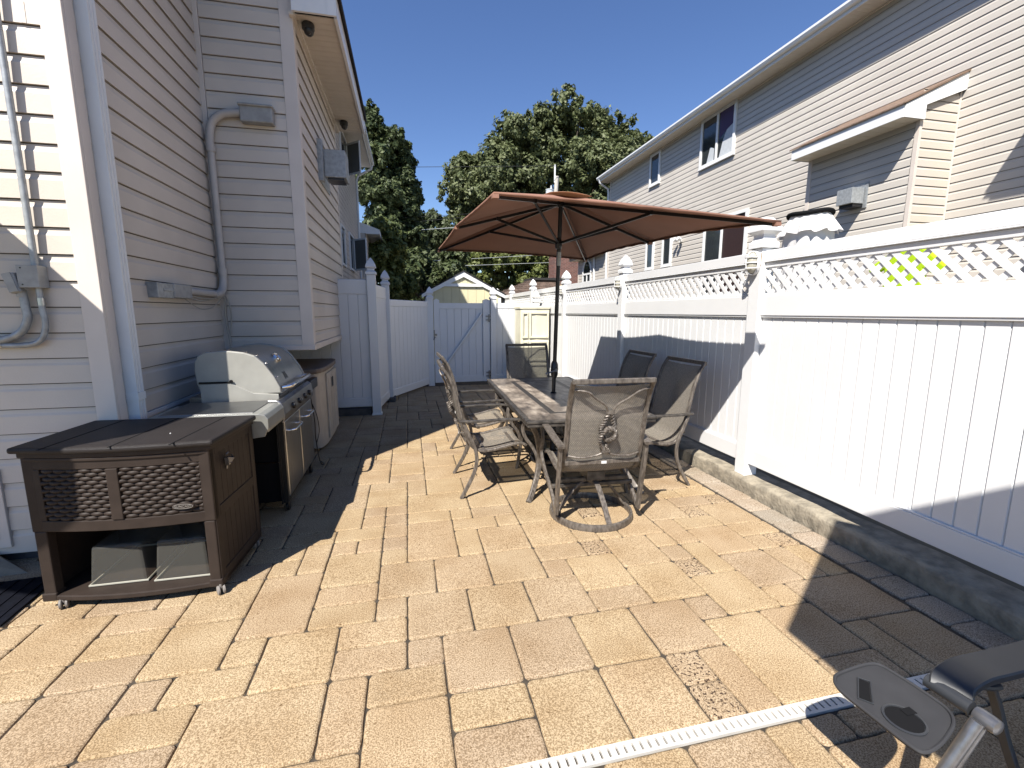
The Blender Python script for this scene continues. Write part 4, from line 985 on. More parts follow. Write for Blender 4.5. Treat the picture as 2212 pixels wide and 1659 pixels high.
# cart
m = MB(); m.box((-1.62, 3.735, .10), (-1.0, 3.75, .77)); m.box((-1.62, 4.745, .10), (-1.0, 4.76, .77)); m.box((-1.62, 3.75, .10), (-1.605, 4.745, .77)); m.box((-1.61, 3.75, .10), (-.98, 4.75, .13)); cart = G(m, 'cart', 'matte_black', bevel=.003)
m = MB(); m.box((-1.01, 3.725, .09), (-.965, 3.755, .76)); m.box((-1.01, 3.70, .09), (-1.0, 3.725, .76)); m.build('cart_post', 'black', cart)
m = MB(); m.box((-1.2, 3.728, .42), (-.97, 3.734, .43)); m.build('match_holder', 'chrome', cart)
for (y0, y1) in ((3.76, 4.245), (4.255, 4.745)):
    m = MB(); m.box((-.985, y0, .13), (-.958, y1, .74)); dd = G(m, 'door', 'steel', bevel=.006)
    yy = (3.95, 4.09) if y0 < 4 else (4.32, 4.50)
    ym = (y0 + y1) / 2
    m = MB(); m.sweep([(-.958, ym - .13, .64), (-.925, ym - .125, .645), (-.912, ym - .09, .645), (-.912, ym + .09, .645), (-.925, ym + .125, .645), (-.958, ym + .13, .64)], .009, seg=10); m.build('door_handle', 'chrome', dd, smooth=True)
for (x, y) in ((-.99, 3.80), (-.99, 4.68), (-1.58, 3.80), (-1.58, 4.68)):
    m = MB(); m.lathe([(.028, -.014), (.038, -.009), (.038, .009), (.028, .014)], (x, y, .038), 18, 'X'); m.lathe([(.010, 0), (.010, .04)], (x, y, .06), 8); G(m, 'caster', 'black', smooth=True)
m = MB(); m.sweep([(-.97, 4.80, .74), (-.955, 4.84, .5), (-.96, 4.86, .3), (-.93, 4.85, .05), (-.90, 4.9, .012), (-.95, 5.0, .01)], .005, seg=6)
m.sweep([(-.97, 4.80, .70), (-.93, 4.83, .55), (-.92, 4.85, .38), (-.955, 4.85, .25)], .004, seg=6)
G(m, 'gas_hose', 'black', smooth=True)

# beige cupboard behind the grill
cb2 = thing('storage_cupboard', 'beige resin cupboard with taupe lid behind the grill under the bay', 'cupboard', (-1.35, 6.0, 0))
m = MB(); outl = [(-1.70, 5.42), (-1.04, 5.42), (-1.0, 5.46), (-.975, 5.62), (-.97, 5.95), (-.975, 6.3), (-1.0, 6.5), (-1.05, 6.58), (-1.70, 6.58)]
m.prism([(x, y, .03) for x, y in outl], (0, 0, .87)); part(cb2, m, 'body', 'cabinet_cream', bevel=.01)
m = MB(); m.prism([(x * 1.0 + (.03 if x > -1.2 else 0), 6.0 + (y - 6.0) * 1.05, .90) for x, y in outl], (0, 0, .055)); part(cb2, m, 'lid', 'cabinet_top', bevel=.014)
m = MB()
for (y0, y1) in ((5.70, 6.02), (6.04, 6.40)):
    m.box((-.972, y0, .08), (-.955, y1, .86)); 
    m.box((-.958, y0 + .06, .14), (-.95, y0 + .09, .80)); m.box((-.958, y1 - .09, .14), (-.95, y1 - .06, .80))
part(cb2, m, 'door', 'cabinet_cream', bevel=.006)
m = MB(); m.box((-.955, 5.97, .66), (-.947, 6.01, .78)); m.box((-.955, 6.05, .66), (-.947, 6.09, .78)); part(cb2, m, 'pull', 'black')

# things at the far left
m = MB(); m.prism([(-2.33, 3.16, 0), (-2.95, 3.14, 0), (-2.95, 3.34, .0), (-2.95, 3.34, .16), (-2.70, 3.30, .13)], (0, 0, 0.004)); 
wd = MB(); wd.add([(-2.32, 3.17, .002), (-3.0, 3.12, .002), (-3.0, 3.33, .002), (-2.5, 3.33, .002), (-3.0, 3.33, .16), (-2.62, 3.33, .10), (-3.0, 3.15, .06)], [(0, 1, 6), (0, 6, 4, 5), (0, 5, 3), (1, 2, 4, 6), (0, 3, 2, 1), (3, 5, 4, 2)])
tag(wd.build('splash_block', 'wedge'), 'sloping tan splash block against the house wall at the far left', 'splash block')
dm = thing('door_mat', 'dark navy woven mat on the pavers at the far left', 'mat', (-2.5, 2.85, .003))
m = MB(); m.box((-.5, -.27, .0), (.42, .21, .012), Matrix.Rotation(D2R(4), 4, 'Z')); m.build('weave', 'mat_blue', dm, bevel=.004)
m = MB()
for k in range(12): m.box((-.48 + k * .075, -.26, .012), (-.45 + k * .075, .20, .0165), Matrix.Rotation(D2R(4), 4, 'Z'))
m.build('ribs', 'mat_blue', dm)

# ------------------------------------------------------------------ TABLE
TC = Vector((1.485, 4.55, 0)); TR = D2R(-2.0)
tb = thing('patio_table', 'rectangular tile top patio table with weathered bronze frame', 'table', TC, TR)
hx, hy, tz = .555, 1.19, .725
m = MB()
m.sweep([(-hx, -hy, tz - .022), (hx, -hy, tz - .022), (hx, hy, tz - .022), (-hx, hy, tz - .022)], .05, .042, closed=False, spline=False)
m = MB()
for (a, b) in (((-hx, -hy), (hx, -hy + .04)), ((-hx, hy - .04), (hx, hy)), ((-hx, -hy + .04), (-hx + .04, hy - .04)), ((hx - .04, -hy + .04), (hx, hy - .04))):
    m.box((a[0], a[1], tz - .022), (b[0], b[1], tz + .002))
for (a, b) in (((-hx + .008, -hy + .008), (hx - .008, -hy + .03)), ((-hx + .008, hy - .03), (hx - .008, hy - .008)), ((-hx + .008, -hy + .03), (-hx + .03, hy - .03)), ((hx - .03, -hy + .03), (hx - .008, hy - .03))):
    m.box((a[0], a[1], tz - .052), (b[0], b[1], tz - .022))
m.build('table_frame', 'frame_dark', tb, bevel=.006)
# tile field
m = MB(); x0, x1, y0, y1 = -hx + .042, hx - .042, -hy + .042, hy - .042; zt0, zt1 = tz - .012, tz + .001
def tilebox(a, b, c, e_): m.box((a + .001, c + .001, zt0), (b - .001, e_ - .001, zt1))
bw = .215
for k in range(5):
    ya = y0 + bw + k * (y1 - y0 - 2 * bw) / 5; yb = ya + (y1 - y0 - 2 * bw) / 5
    tilebox(x0, x0 + bw, ya, yb); tilebox(x1 - bw, x1, ya, yb)
def tileprism(pts): m.prism([(p[0], p[1], zt0) for p in pts], (0, 0, zt1 - zt0))
g_ = .001
for sy in (-1, 1):
    Y = y0 if sy < 0 else y1
    tileprism([(x0, Y), (x0 + bw - g_, Y - sy * bw), (0 - g_, Y - sy * bw), (0 - g_, Y)][::1]); tileprism([(x1, Y), (0 + g_, Y), (0 + g_, Y - sy * bw), (x1 - bw + g_, Y - sy * bw)])
    tileprism([(x0, Y - sy * 2 * g_), (x0 + bw - 2 * g_, Y - sy * (bw)), (x0, Y - sy * (bw))]); tileprism([(x1, Y - sy * 2 * g_), (x1, Y - sy * bw), (x1 - bw + 2 * g_, Y - sy * bw)])
ix0, ix1, iy0, iy1 = x0 + bw + .055, x1 - bw - .055, y0 + bw + .055, y1 - bw - .055
for k in range(4):
    ya = iy0 + k * (iy1 - iy0) / 4; yb = ya + (iy1 - iy0) / 4
    tilebox(ix0, 0, ya, yb); tilebox(0, ix1, ya, yb)
m.build('tiles', 'tile', tb)
m = MB(); a, b = x0 + bw, ix0
for (p, q, r_, s_) in ((x0 + bw, ix0, y0 + bw, y1 - bw), (ix1, x1 - bw, y0 + bw, y1 - bw), (ix0, ix1, y0 + bw, iy0), (ix0, ix1, iy1, y1 - bw)):
    m.box((p, r_, zt0), (q, s_, zt1 - .0005))
m.build('inlay_band', 'inlay', tb)
m = MB(); m.box((x0, y0, zt0 - .006), (x1, y1, zt0 - .001)); m.build('backing', 'matte_black', tb)
for sx in (-1, 1):
    for sy in (-1, 1):
        m = MB(); m.sweep([(sx * (hx - .06), sy * (hy - .09), tz - .05), (sx * (hx - .14), sy * (hy - .22), .52), (sx * (hx - .18), sy * (hy - .30), .28), (sx * (hx - .10), sy * (hy - .20), .08), (sx * (hx - .04), sy * (hy - .12), 0.0)], .045, .03, up=(0, 1, 0)); m.build('leg', 'frame', tb)
m = MB()
for sy in (-1, 1): m.sweep([(-(hx - .18), sy * (hy - .30), .28), (0, sy * (hy - .42), .25), (hx - .18, sy * (hy - .30), .28)], .03, .03)
for sx in (-1, 1): m.sweep([(sx * (hx - .18), -(hy - .30), .28), (sx * .12, 0, .25), (sx * (hx - .18), hy - .30, .28)], .03, .03)
m.sweep([(.13 * math.cos(a), .13 * math.sin(a), .25) for a in [2 * math.pi * k / 16 for k in range(16)]], .012, closed=True, sub=1, seg=8)
m.build('stretcher', 'frame_dark', tb)

# ------------------------------------------------------------------ CHAIRS (local: faces +Y, x lateral)
def rail_profile():   # (f, z) of the side rail from back top to seat front
    return [(-.395, 1.12), (-.345, 1.04), (-.300, .92), (-.272, .80), (-.245, .68), (-.215, .56), (-.175, .455), (-.10, .405), (0.0, .402), (.10, .42), (.20, .442), (.27, .445), (.315, .425)]
def sling(t, hw):
    P = catmull([Vector((0, f, z)) for f, z in rail_profile()], 5)
    P = P[2:-1]; nv = len(P) - 1; nu = 8; m = MB(); uvs = []; dist = 0
    for j, p in enumerate(P):
        if j: dist += (p - P[j - 1]).length
        for i in range(nu + 1):
            a = -1 + 2 * i / nu; sag = .018 * (1 - a * a)
            tn = (P[min(j + 1, nv)] - P[max(j - 1, 0)]).normalized(); nn = Vector((0, tn.z, -tn.y))
            nn = nn if nn.y < 0 or nn.z < 0 else -nn
            m.v.append(tuple(Vector((a * hw, p.y, p.z)) + nn * sag)); uvs.append((a * hw, dist))
    m.f = [(j * (nu + 1) + i, j * (nu + 1) + i + 1, (j + 1) * (nu + 1) + i + 1, (j + 1) * (nu + 1) + i) for j in range(nv) for i in range(nu)]
    return m.build('sling', 'sling', t, smooth=True, fix=False, uvs=uvs)
def rope(m, pts, R=.008, r=.0062, turns=9):
    P = catmull([Vector(p) for p in pts], 10); n = len(P)
    for ph in (0, math.pi):
        q = []
        for i, p in enumerate(P):
            tn = (P[min(i + 1, n - 1)] - P[max(i - 1, 0)]).normalized()
            a = Vector((0, 1, 0)) if abs(tn.y) < .9 else Vector((1, 0, 0)); n1 = (a - tn * a.dot(tn)).normalized(); n2 = tn.cross(n1)
            th = ph + turns * 2 * math.pi * i / n; q.append(p + n1 * math.cos(th) * R + n2 * math.sin(th) * R)
        m.sweep(q, r, spline=False, seg=6)
def back_ornament(t, hw):
    m = MB()
    def bk(z): # f on back surface, a little behind
        pr = rail_profile()
        for (f0, z0), (f1, z1) in zip(pr[:-1], pr[1:]):
            if z1 <= z <= z0: return f0 + (f1 - f0) * (z - z0) / (z1 - z0) - .045
        return pr[0][0] - .045
    B = lambda x, z, o=0: (x, bk(z) + o, z)
    for s in (-1, 1):
        m = MB(); m.sweep([(s * (hw - .01), bk(1.06) + .04, 1.062), B(s * (hw - .10), 1.05), B(s * .12, 1.0), B(s * .045, .95), B(s * .012, .89)], .0075, seg=8); m.build('back_scroll', 'frame', t, smooth=True); m = MB()
        m.sweep([B(s * .012, .60), B(s * .03, .575), B(s * .10, .555), B(s * .19, .55), (s * (hw - .01), bk(.56) + .035, .56)], .0075, seg=8)
        m.build('back_scroll', 'frame', t, smooth=True)
    m = MB()
    m.box((-.03, bk(.89) - .012, .882), (.03, bk(.89) + .012, .902)); m.box((-.03, bk(.60) - .012, .588), (.03, bk(.60) + .012, .608))
    m.build('scroll_clamp', 'frame', t)
    m = MB()
    rope(m, [B(-.014, .885), B(-.036, .82), B(-.058, .765), B(-.040, .71), B(.0, .685, -.014), B(.042, .71, -.024), B(.042, .755, -.024), B(0, .775, -.024), B(-.042, .745, -.014)], R=.0095, r=.0078, turns=13)
    rope(m, [B(.014, .885), B(.030, .82), B(.044, .775), B(-.008, .775, -.014), B(-.048, .735, -.024), B(-.055, .68, -.012), B(-.03, .63), B(-.014, .605)], R=.0095, r=.0078, turns=11)
    rope(m, [B(.046, .725, -.018), B(.028, .69, -.012), B(.008, .66), B(.0, .63), B(.014, .605)], R=.0095, r=.0078, turns=6)
    m.build('rope_knot', 'frame', t, smooth=True)
def chair_common(t, hw=.275):
    for s in (-1, 1):
        m = MB(); m.sweep([(s * hw, f, z) for f, z in rail_profile()], .022, .034, up=(1, 0, 0), sub=5); m.build('side_rail', 'frame', t, smooth=True)
    m = MB(); m.bar((-hw - .011, -.400, 1.122), (hw + .011, -.400, 1.122), .024, .036); m.build('top_rail', 'frame', t, bevel=.004)
    m = MB(); m.sweep([(-hw, -.22, .50), (0, -.235, .505), (hw, -.22, .50)], .014, .03); m.bar((-hw, .22, .425), (hw, .22, .425), .03, .018); m.bar((-hw, -.05, .385), (hw, -.05, .385), .03, .018); m.build('cross_rail', 'frame', t)
    m = MB(); m.box((-.02, -.252, .495), (.02, -.249, .515)); m.build('care_tag', 'white_cloth', t)
    sling(t, hw - .004); back_ornament(t, hw)
def make_chair(label):
    t = thing('sling_chair', label, 'chair', (0, 0, 0), 0, 'chairs around the patio table'); hw = .275
    chair_common(t)
    for s in (-1, 1):
        X = s * (hw + .030); X2 = s * (hw + .045)
        m = MB(); m.sweep([(X, -.275, .675), (X2, -.12, .672), (X2, .08, .675), (X2, .22, .672), (X2, .30, .655)], .042, .018, up=(0, 0, 1)); m.build('armrest', 'frame_dark', t, smooth=True)
        m = MB(); m.sweep([(X2, .285, .652), (X, .275, .58), (X, .30, .50), (X, .37, .40), (X2, .405, .30), (X2, .395, .16), (X2, .37, 0.0)], .030, .022, up=(1, 0, 0)); m.build('leg', 'frame', t, smooth=True)
        m = MB(); m.sweep([(X, -.24, .665), (X, -.195, .56), (X, -.145, .44), (X, -.13, .32), (X, -.165, .19), (X2, -.27, 0.0)], .030, .022, up=(1, 0, 0)); m.build('leg', 'frame', t, smooth=True)
    return t
def make_swivel(label):
    t = thing('swivel_rocker_chair', label, 'chair', (0, 0, 0), 0, 'chairs around the patio table'); hw = .285
    chair_common(t, hw)
    for s in (-1, 1):
        X = s * (hw + .040); X2 = s * (hw + .050)
        m = MB(); m.sweep([(X, -.285, .64), (X2, -.12, .665), (X2, .08, .690), (X2, .24, .690), (X2, .31, .665)], .055, .020, up=(0, 0, 1)); m.build('armrest', 'frame', t, smooth=True)
        m = MB(); m.sweep([(X2, .30, .66), (X, .285, .55), (X, .33, .47), (X, .33, .40), (X, .20, .30), (X, .02, .22), (X, -.12, .12), (X, -.14, .09)], .038, .024, up=(1, 0, 0)); m.build('arm_support', 'frame', t, smooth=True)
        m = MB(); m.sweep([(X, -.245, .655), (X, -.225, .50), (X, -.185, .30), (X, -.15, .09)], .046, .026, up=(1, 0, 0)); m.build('arm_support', 'frame', t, smooth=True)
    m = MB(); m.bar((-hw, -.02, .30), (hw, -.02, .30), .045, .03); m.bar((-hw - .04, -.02, .255), (hw + .04, -.02, .255), .03, .03); m.box((-.07, -.10, .315), (.07, .10, .38)); m.lathe([(.05, .27), (.07, .30), (.07, .32), (.045, .335)], (0, 0, 0), 20); m.build('swivel_mount', 'frame_dark', t)
    m = MB(); R = .325; k = 48
    vs = []
    for i in range(k):
        a = 2 * math.pi * i / k
        for (rr, zz) in ((R, .0), (R + .003, .02), (R - .003, .045), (R - .02, .05), (R - .026, .04), (R - .024, .0)): vs.append((rr * math.cos(a), rr * math.sin(a), zz))
    m.add(vs, [(i * 6 + j, ((i + 1) % k) * 6 + j, ((i + 1) % k) * 6 + (j + 1) % 6, i * 6 + (j + 1) % 6) for i in range(k) for j in range(6)]); m.build('base_ring', 'frame', t, smooth=True)
    for q in range(4):
        a = D2R(90 * q + 8); c_, s_ = math.cos(a), math.sin(a)
        m = MB(); m.sweep([(.03 * c_, .03 * s_, .285), (.10 * c_, .10 * s_, .27), (.20 * c_, .20 * s_, .17), (.27 * c_, .27 * s_, .07), (R * .95 * c_, R * .95 * s_, .035)], .040, .016, up=(0, 0, 1)); m.build('spoke', 'frame', t, smooth=True)
    return t
ch = make_chair('sling chair on the left side of the table, nearer the camera')
def place(o, x, y, deg, label=None):
    o.location = (x, y, 0); o.rotation_euler = (0, 0, D2R(deg))
    if label: o['label'] = label
place(ch, .665, 4.03, -90)
for x, y, dg, lb in ((.72, 4.87, -88, 'sling chair on the left side of the table, farther from the camera'),
                 (2.19, 3.86, 93, 'sling chair on the fence side of the table, half sunlit and nearest the camera'),
                 (2.18, 4.70, 91, 'sling chair on the fence side of the table, fully in the umbrella shade')):
    place(copy_tree(ch), x, y, dg, lb)
sw = make_swivel('swivel chair with ring base at the near end of the table, back to the camera')
place(sw, 1.365, 3.20, -3)
place(copy_tree(sw), 1.60, 5.84, 177, 'swivel chair at the far end of the table by the gate, facing the camera')

# ------------------------------------------------------------------ UMBRELLA
UC = Vector((1.46, 4.336, 2.672))
RM = (Matrix.Rotation(0.033, 3, 'Z') @ Matrix.Rotation(0.030, 3, 'Y') @ Matrix.Rotation(0.030, 3, 'X'))
BASE = Vector((1.49, 4.575, 0))
um = thing('umbrella_or_added_canopy', 'rectangular terracotta brown market umbrella through the table', 'umbrella', BASE)
def U(m, n_, mm, **k): return part(um, m, n_, mm, **k)
ua, ub, uh, um_ = 1.0, 1.639, .401, .051
L3 = lambda x, y, z: UC + RM @ Vector((x, y, z))
corner = {(sx, sy): Vector((sx * ua, sy * ub, -uh)) for sx in (-1, 1) for sy in (-1, 1)}
corner[(-1, 0)] = Vector((-ua, 0, -uh + um_)); corner[(1, 0)] = Vector((ua, 0, -uh + um_))
_E = Vector((0, 0, CAMZ))
for _k, _s in (((-1, -1), 1.08), ((-1, 0), 1.07), ((-1, 1), 1.04)):   # measured corner distances
    _w = _E + (UC + RM @ corner[_k] - _E) * _s
    corner[_k] = RM.transposed() @ (_w - UC)
order = [(-1, -1), (1, -1), (1, 0), (1, 1), (-1, 1), (-1, 0)]
m = MB(); mfl = MB()
for i in range(6):
    A, B = corner[order[i]], corner[order[(i + 1) % 6]]
    nu, nv = 14, 14
    wide = (A - B).length
    def fn(a, b, A=A, B=B, wide=wide):
        e_ = A.lerp(B, a); p = e_ * b
        side = math.sin(math.pi * a)
        sagz = -.030 * math.sin(math.pi * b) * side * 1.2
        inset = 1 - .030 * side * b * b * (wide / 2)
        q = Vector((p.x * inset, p.y * inset, p.z + sagz + .018 * side * b * b))
        return L3(*q)
    m.grid(fn, nu, nv)
    def ff(a, b, A=A, B=B, wide=wide):
        side = math.sin(math.pi * a); e_ = A.lerp(B, a); inset = 1 - .030 * side * (wide / 2)
        q = Vector((e_.x * inset, e_.y * inset, e_.z + .018 * side)); return L3(q.x * (1 - .008 * b), q.y * (1 - .008 * b), q.z - .016 * b - .004 * math.sin(a * 40) * b)
    mfl.grid(ff, nu, 1)
U(m, 'canopy', 'canopy', smooth=True, solid=.002)
U(mfl, 'canopy_hem', 'canopy', smooth=True, solid=.002)
m = MB()
vc = [Vector((-.20, -.27, -.055)), Vector((.20, -.27, -.055)), Vector((.20, .27, -.055)), Vector((-.20, .27, -.055))]
for i in range(4):
    A, B = vc[i], vc[(i + 1) % 4]
    m.grid(lambda a, b, A=A, B=B: L3(*(A.lerp(B, a) * b + Vector((0, 0, .012 + .018 * math.sin(math.pi * a) * b * b)))), 8, 6)
U(m, 'top_vent', 'canopy_vent', smooth=True, solid=.002)
ax = (UC - Vector((BASE.x, BASE.y, .72))).normalized()
hubL = L3(0, 0, -.44)
for k in order:
    c = corner[k]; m = MB(); a = L3(0, 0, -.075); b = L3(c.x * .985, c.y * .985, c.z - .022)
    m.bar(a, b, .013, .026); rb = U(m, 'rib', 'black')
    mid = a.lerp(b, .50 if k[1] else .60)
    m = MB(); m.bar(hubL + (mid - hubL).normalized() * .02, mid - Vector((0, 0, .008)), .015, .024); st = U(m, 'strut', 'black')
    m = MB(); m.box((-.014, -.014, -.02), (.014, .014, .014), Matrix.Translation(mid)); U(m, 'rib_joint', 'black')
    m = MB(); m.box((-.02, -.02, -.012), (.02, .02, .012), Matrix.Translation(b)); U(m, 'corner_pocket', 'canopy')
m = MB(); m.lathe([(.028, -.05), (.034, -.03), (.034, .02), (.024, .05)], hubL, 18); m.lathe([(.03, -.03), (.036, 0), (.03, .03)], L3(0, 0, -.075), 18); U(m, 'hub', 'black', smooth=True)
tilt = Vector((BASE.x, BASE.y, .72)).lerp(UC, .705)
m = MB(); m.sweep([Vector((BASE.x + .002, BASE.y, .03)), Vector((BASE.x, BASE.y, .72)), tilt, L3(0, 0, -.02)], .0205, spline=False, seg=16); pl = U(m, 'pole', 'black', smooth=True)
m = MB(); m.sweep([tilt - ax * .065, tilt + ax * .065], .0235, spline=False, seg=16); U(m, 'tilt_collar', 'steel_dark', smooth=True)
cp_ = Vector((BASE.x, BASE.y, .72)).lerp(UC, .135)
m = MB(); m.lathe([(.022, -.09), (.036, -.06), (.040, 0), (.036, .06), (.022, .09)], cp_, 18); ck = U(m, 'crank_housing', 'black', smooth=True)
m = MB(); m.lathe([(.016, -.03), (.016, .03)], cp_ + Vector((0, -.045, 0)), 14, 'Y'); m.sweep([cp_ + Vector((0, -.07, 0)), cp_ + Vector((-.05, -.085, -.01)), cp_ + Vector((-.11, -.085, -.03))], .008, spline=False, seg=8); m.sweep([cp_ + Vector((-.11, -.085, -.03)), cp_ + Vector((-.12, -.12, -.035))], .012, spline=False, seg=8); U(m, 'crank_handle', 'zg_tube', smooth=True)
m = MB(); m.lathe([(.032, .728), (.034, .736), (.024, .742)], (BASE.x, BASE.y, 0), 18); U(m, 'table_ring', 'black', smooth=True)
m = MB(); m.lathe([(.25, 0), (.255, .02), (.24, .05), (.10, .075), (.045, .10), (.032, .12), (.03, .36), (.026, .37)], (BASE.x, BASE.y, 0), 32); U(m, 'weighted_base', 'black', smooth=True)

# ------------------------------------------------------------------ ZERO GRAVITY CHAIR (bottom right)
def gz(x, y, z):
    rr = M3 @ Vector((x - CX, -(y - CY), -F)); t_ = (z - CAMZ) / rr.z; return Vector((0, 0, CAMZ)) + rr * t_
M3 = Matrix((r, d, u))
zc = thing('folding_recliner', 'grey folding recliner with side cup tray at the bottom right corner', 'recliner', (1.75, .70, 0))
def Zp(m, n_, mm, **k): return part(zc, m, n_, mm, **k)
ZT = .43
tray = [(1.289, 1.032), (1.308, 1.042), (1.399, 1.053), (1.462, 1.055), (1.486, 1.043), (1.494, 1.013), (1.508, 0.935), (1.513, 0.838), (1.379, 0.784), (1.292, 0.769), (1.279, 0.793), (1.27, 0.897), (1.26, 1.001)]
def chaikin(P, k=2):
    for _ in range(k):
        P = [q for i in range(len(P)) for q in ((P[i][0] * .75 + P[(i + 1) % len(P)][0] * .25, P[i][1] * .75 + P[(i + 1) % len(P)][1] * .25), (P[i][0] * .25 + P[(i + 1) % len(P)][0] * .75, P[i][1] * .25 + P[(i + 1) % len(P)][1] * .75))]
    return P
tray = chaikin(tray, 3)
cup = Vector((1.347, .863, 0)); R_ = .046
m = MB(); m.prism([(x, y, ZT - .016) for x, y in tray], (0, 0, .012)); tr_ = Zp(m, 'tray', 'zg_grey', bevel=.006)
m = MB(); m.sweep([(x, y, ZT - .003) for x, y in tray], .005, closed=True, spline=False, seg=8); m.build('tray_rim', 'zg_grey', tr_, smooth=True)
m = MB(); m.lathe([(R_ + .006, 0), (R_ + .006, .004), (R_, .005), (R_ - .001, .001)], (cup.x, cup.y, ZT - .004), 28); m.build('cup_ring', 'zg_arm', tr_, smooth=True)
m = MB(); m.lathe([(R_ - .002, 0), (R_ - .002, .002)], (cup.x, cup.y, ZT - .0035), 28); m.build('cup_well', 'matte_black', tr_)
m = MB(); m.box((cup.x + .020, cup.y + .006, ZT - .002), (cup.x + .055, cup.y + .028, ZT + .0015), Matrix()); m.build('stem_slot', 'matte_black', tr_)
m = MB(); m.prism([(1.361, 1.010, ZT - .004), (1.377, .992, ZT - .004), (1.310, .929, ZT - .004), (1.291, .950, ZT - .004)], (0, 0, .0025)); m.build('pen_slot', 'matte_black', tr_, bevel=.002)
m = MB(); m.sweep([(1.360, 1.014, ZT - .001), (1.382, .992, ZT - .001), (1.310, .924, ZT - .001), (1.286, .950, ZT - .001)], .0025, closed=True, spline=False, seg=6); m.build('slot_rim', 'zg_arm', tr_, smooth=True)
# armrest
m = MB(); 
arm_ = 0; arm = [Vector((1.548, .885, .455)), Vector((1.575, .897, .475)), Vector((1.66, .910, .482)), Vector((1.78, .918, .475)), Vector((1.95, .925, .470)), Vector((2.2, .94, .466))]
m.sweep(arm, .10, .026, up=(0, 0, 1), sub=6); Zp(m, 'armrest', 'zg_arm', smooth=True)
m = MB(); m.sweep([(1.535, .94, .452), (1.545, .83, .452)], .021, spline=False, seg=14); Zp(m, 'arm_roller', 'zg_arm', smooth=True)
m = MB(); m.lathe([(.012, 0), (.021, .004), (.023, .02), (.023, .045), (.021, .055)], (0, 0, 0), 16, 'Y'); m.v = [(v[0] + 1.548, v[1] + .765, v[2] + .447) for v in m.v]; Zp(m, 'pivot_cap', 'zg_tube', smooth=True)
m = MB(); m.sweep([(1.520, .80, .445), (1.447, .81, .30), (1.33, .83, .02)], .0165, spline=False, seg=14); m.sweep([(1.552, .80, .445), (1.483, .81, .30), (1.37, .83, .02)], .013, spline=False, seg=14); Zp(m, 'front_tube', 'zg_tube', smooth=True)
m = MB(); m.sweep([(1.72, .90, .46), (1.74, .88, .38), (1.735, .84, .28), (1.74, .78, .16), (1.80, .70, .012)], .016, .028, up=(0, 1, 0)); m.sweep([(1.62, .90, .455), (1.70, .88, .445), (1.74, .88, .44)], .010, seg=8); Zp(m, 'arm_bracket', 'zg_arm', smooth=True)
m = MB(); m.sweep([(1.45, .62, .225), (1.60, .67, .245), (1.80, .71, .26), (2.2, .80, .28)], .014, seg=12); m.sweep([(1.35, .50, .16), (1.8, .56, .2), (2.3, .66, .22)], .014, seg=12); m.sweep([(1.50, .80, .02), (1.9, .86, .02), (2.4, .93, .02)], .014, seg=12); Zp(m, 'seat_frame', 'zg_arm', smooth=True)
m = MB(); m.prism([(1.40, .55, .185), (2.3, .72, .235), (2.3, .40, .235), (1.55, .30, .185)], (0, 0, .003)); Zp(m, 'seat_fabric', 'white_cloth')
m = MB()
for k in range(34):
    x = 1.50 + k * .022; y = .64 + (x - 1.50) * .205; z = .238 + (x - 1.5) * .06
    m.sweep([(x, y + .004, z), (x + .004, y - .01, z + .016), (x + .002, y - .05, z + .006), (x - .006, y - .085, z - .012)], .0028, seg=5, sub=3)
Zp(m, 'bungee_lacing', 'black', smooth=True)

# ------------------------------------------------------------------ NEIGHBOUR'S YARD through / over the lattice
cv = thing('gathered_fabric_cover', 'white gathered fabric cover with ruffles and black cap behind the nearest fence post', 'fabric cover', (4.02, 4.05, 0))
m = MB(); m.box((-.02, -.02, 0), (.02, .02, 2.4)); m.build('stand', 'zg_tube', cv)
def pleat(r0, r1, z0, z1, n_, amp, ph=0):
    m.grid(lambda a, b: ((r0 + (r1 - r0) * b + amp * b * math.sin(a * 2 * math.pi * n_ + ph + 2 * math.sin(a * 9))) * math.cos(2 * math.pi * a) * .8, (r0 + (r1 - r0) * b + amp * b * math.sin(a * 2 * math.pi * n_ + ph)) * math.sin(2 * math.pi * a), z0 + (z1 - z0) * b + .012 * math.sin(a * 2 * math.pi * n_ * .7) * b), 160, 8)
m = MB(); pleat(.19, .31, 2.55, 2.36, 15, .025); pleat(.24, .31, 2.42, 1.3, 17, .02, 1.3); m.build('cloth', 'white_cloth', cv, smooth=True, fix=False)
m = MB(); m.sweep([(.17 * math.cos(a), .21 * math.sin(a), 2.555 + .008 * math.sin(3 * a)) for a in [2 * math.pi * k / 24 for k in range(24)]], .022, closed=True, sub=1, seg=8); m.build('black_band', 'matte_black', cv, smooth=True)
ja = thing('hanging_garment', 'neon yellow garment hanging beyond the fence lattice', 'garment', (4.2, 3.2, 0))
m = MB(); prof = [(-.10, 2.14), (.05, 2.15), (.15, 2.10), (.33, 1.98), (.30, 1.90), (.18, 1.96), (.17, 1.55), (-.15, 1.55), (-.16, 1.92), (-.28, 1.86), (-.32, 1.95), (-.17, 2.09)]
m.prism([(0.0, y, z) for y, z in prof], (.05, 0, 0)); m.build('shirt', 'neon', ja, bevel=.02)
m = MB(); m.sweep([(.02, -.2, 2.13), (.02, 0, 2.17), (.02, .2, 2.13)], .006); m.sweep([(.02, 0, 2.17), (.02, 0, 2.20)], .004, spline=False); m.build('hanger', 'black', ja)
m = MB(); m.box((0, -.03, 0), (.05, 0.03, 1.6)); m.build('stand', 'zg_tube', ja)
yb_ = MB(); yb_.box((3.05, 8.75, 1.9), (3.45, 9.1, 2.12)); yb_.prism([(3.05, 8.75, 1.9), (3.05, 9.1, 1.9), (3.1, 9.05, 0), (3.1, 8.8, 0)], (.35, 0, 0))
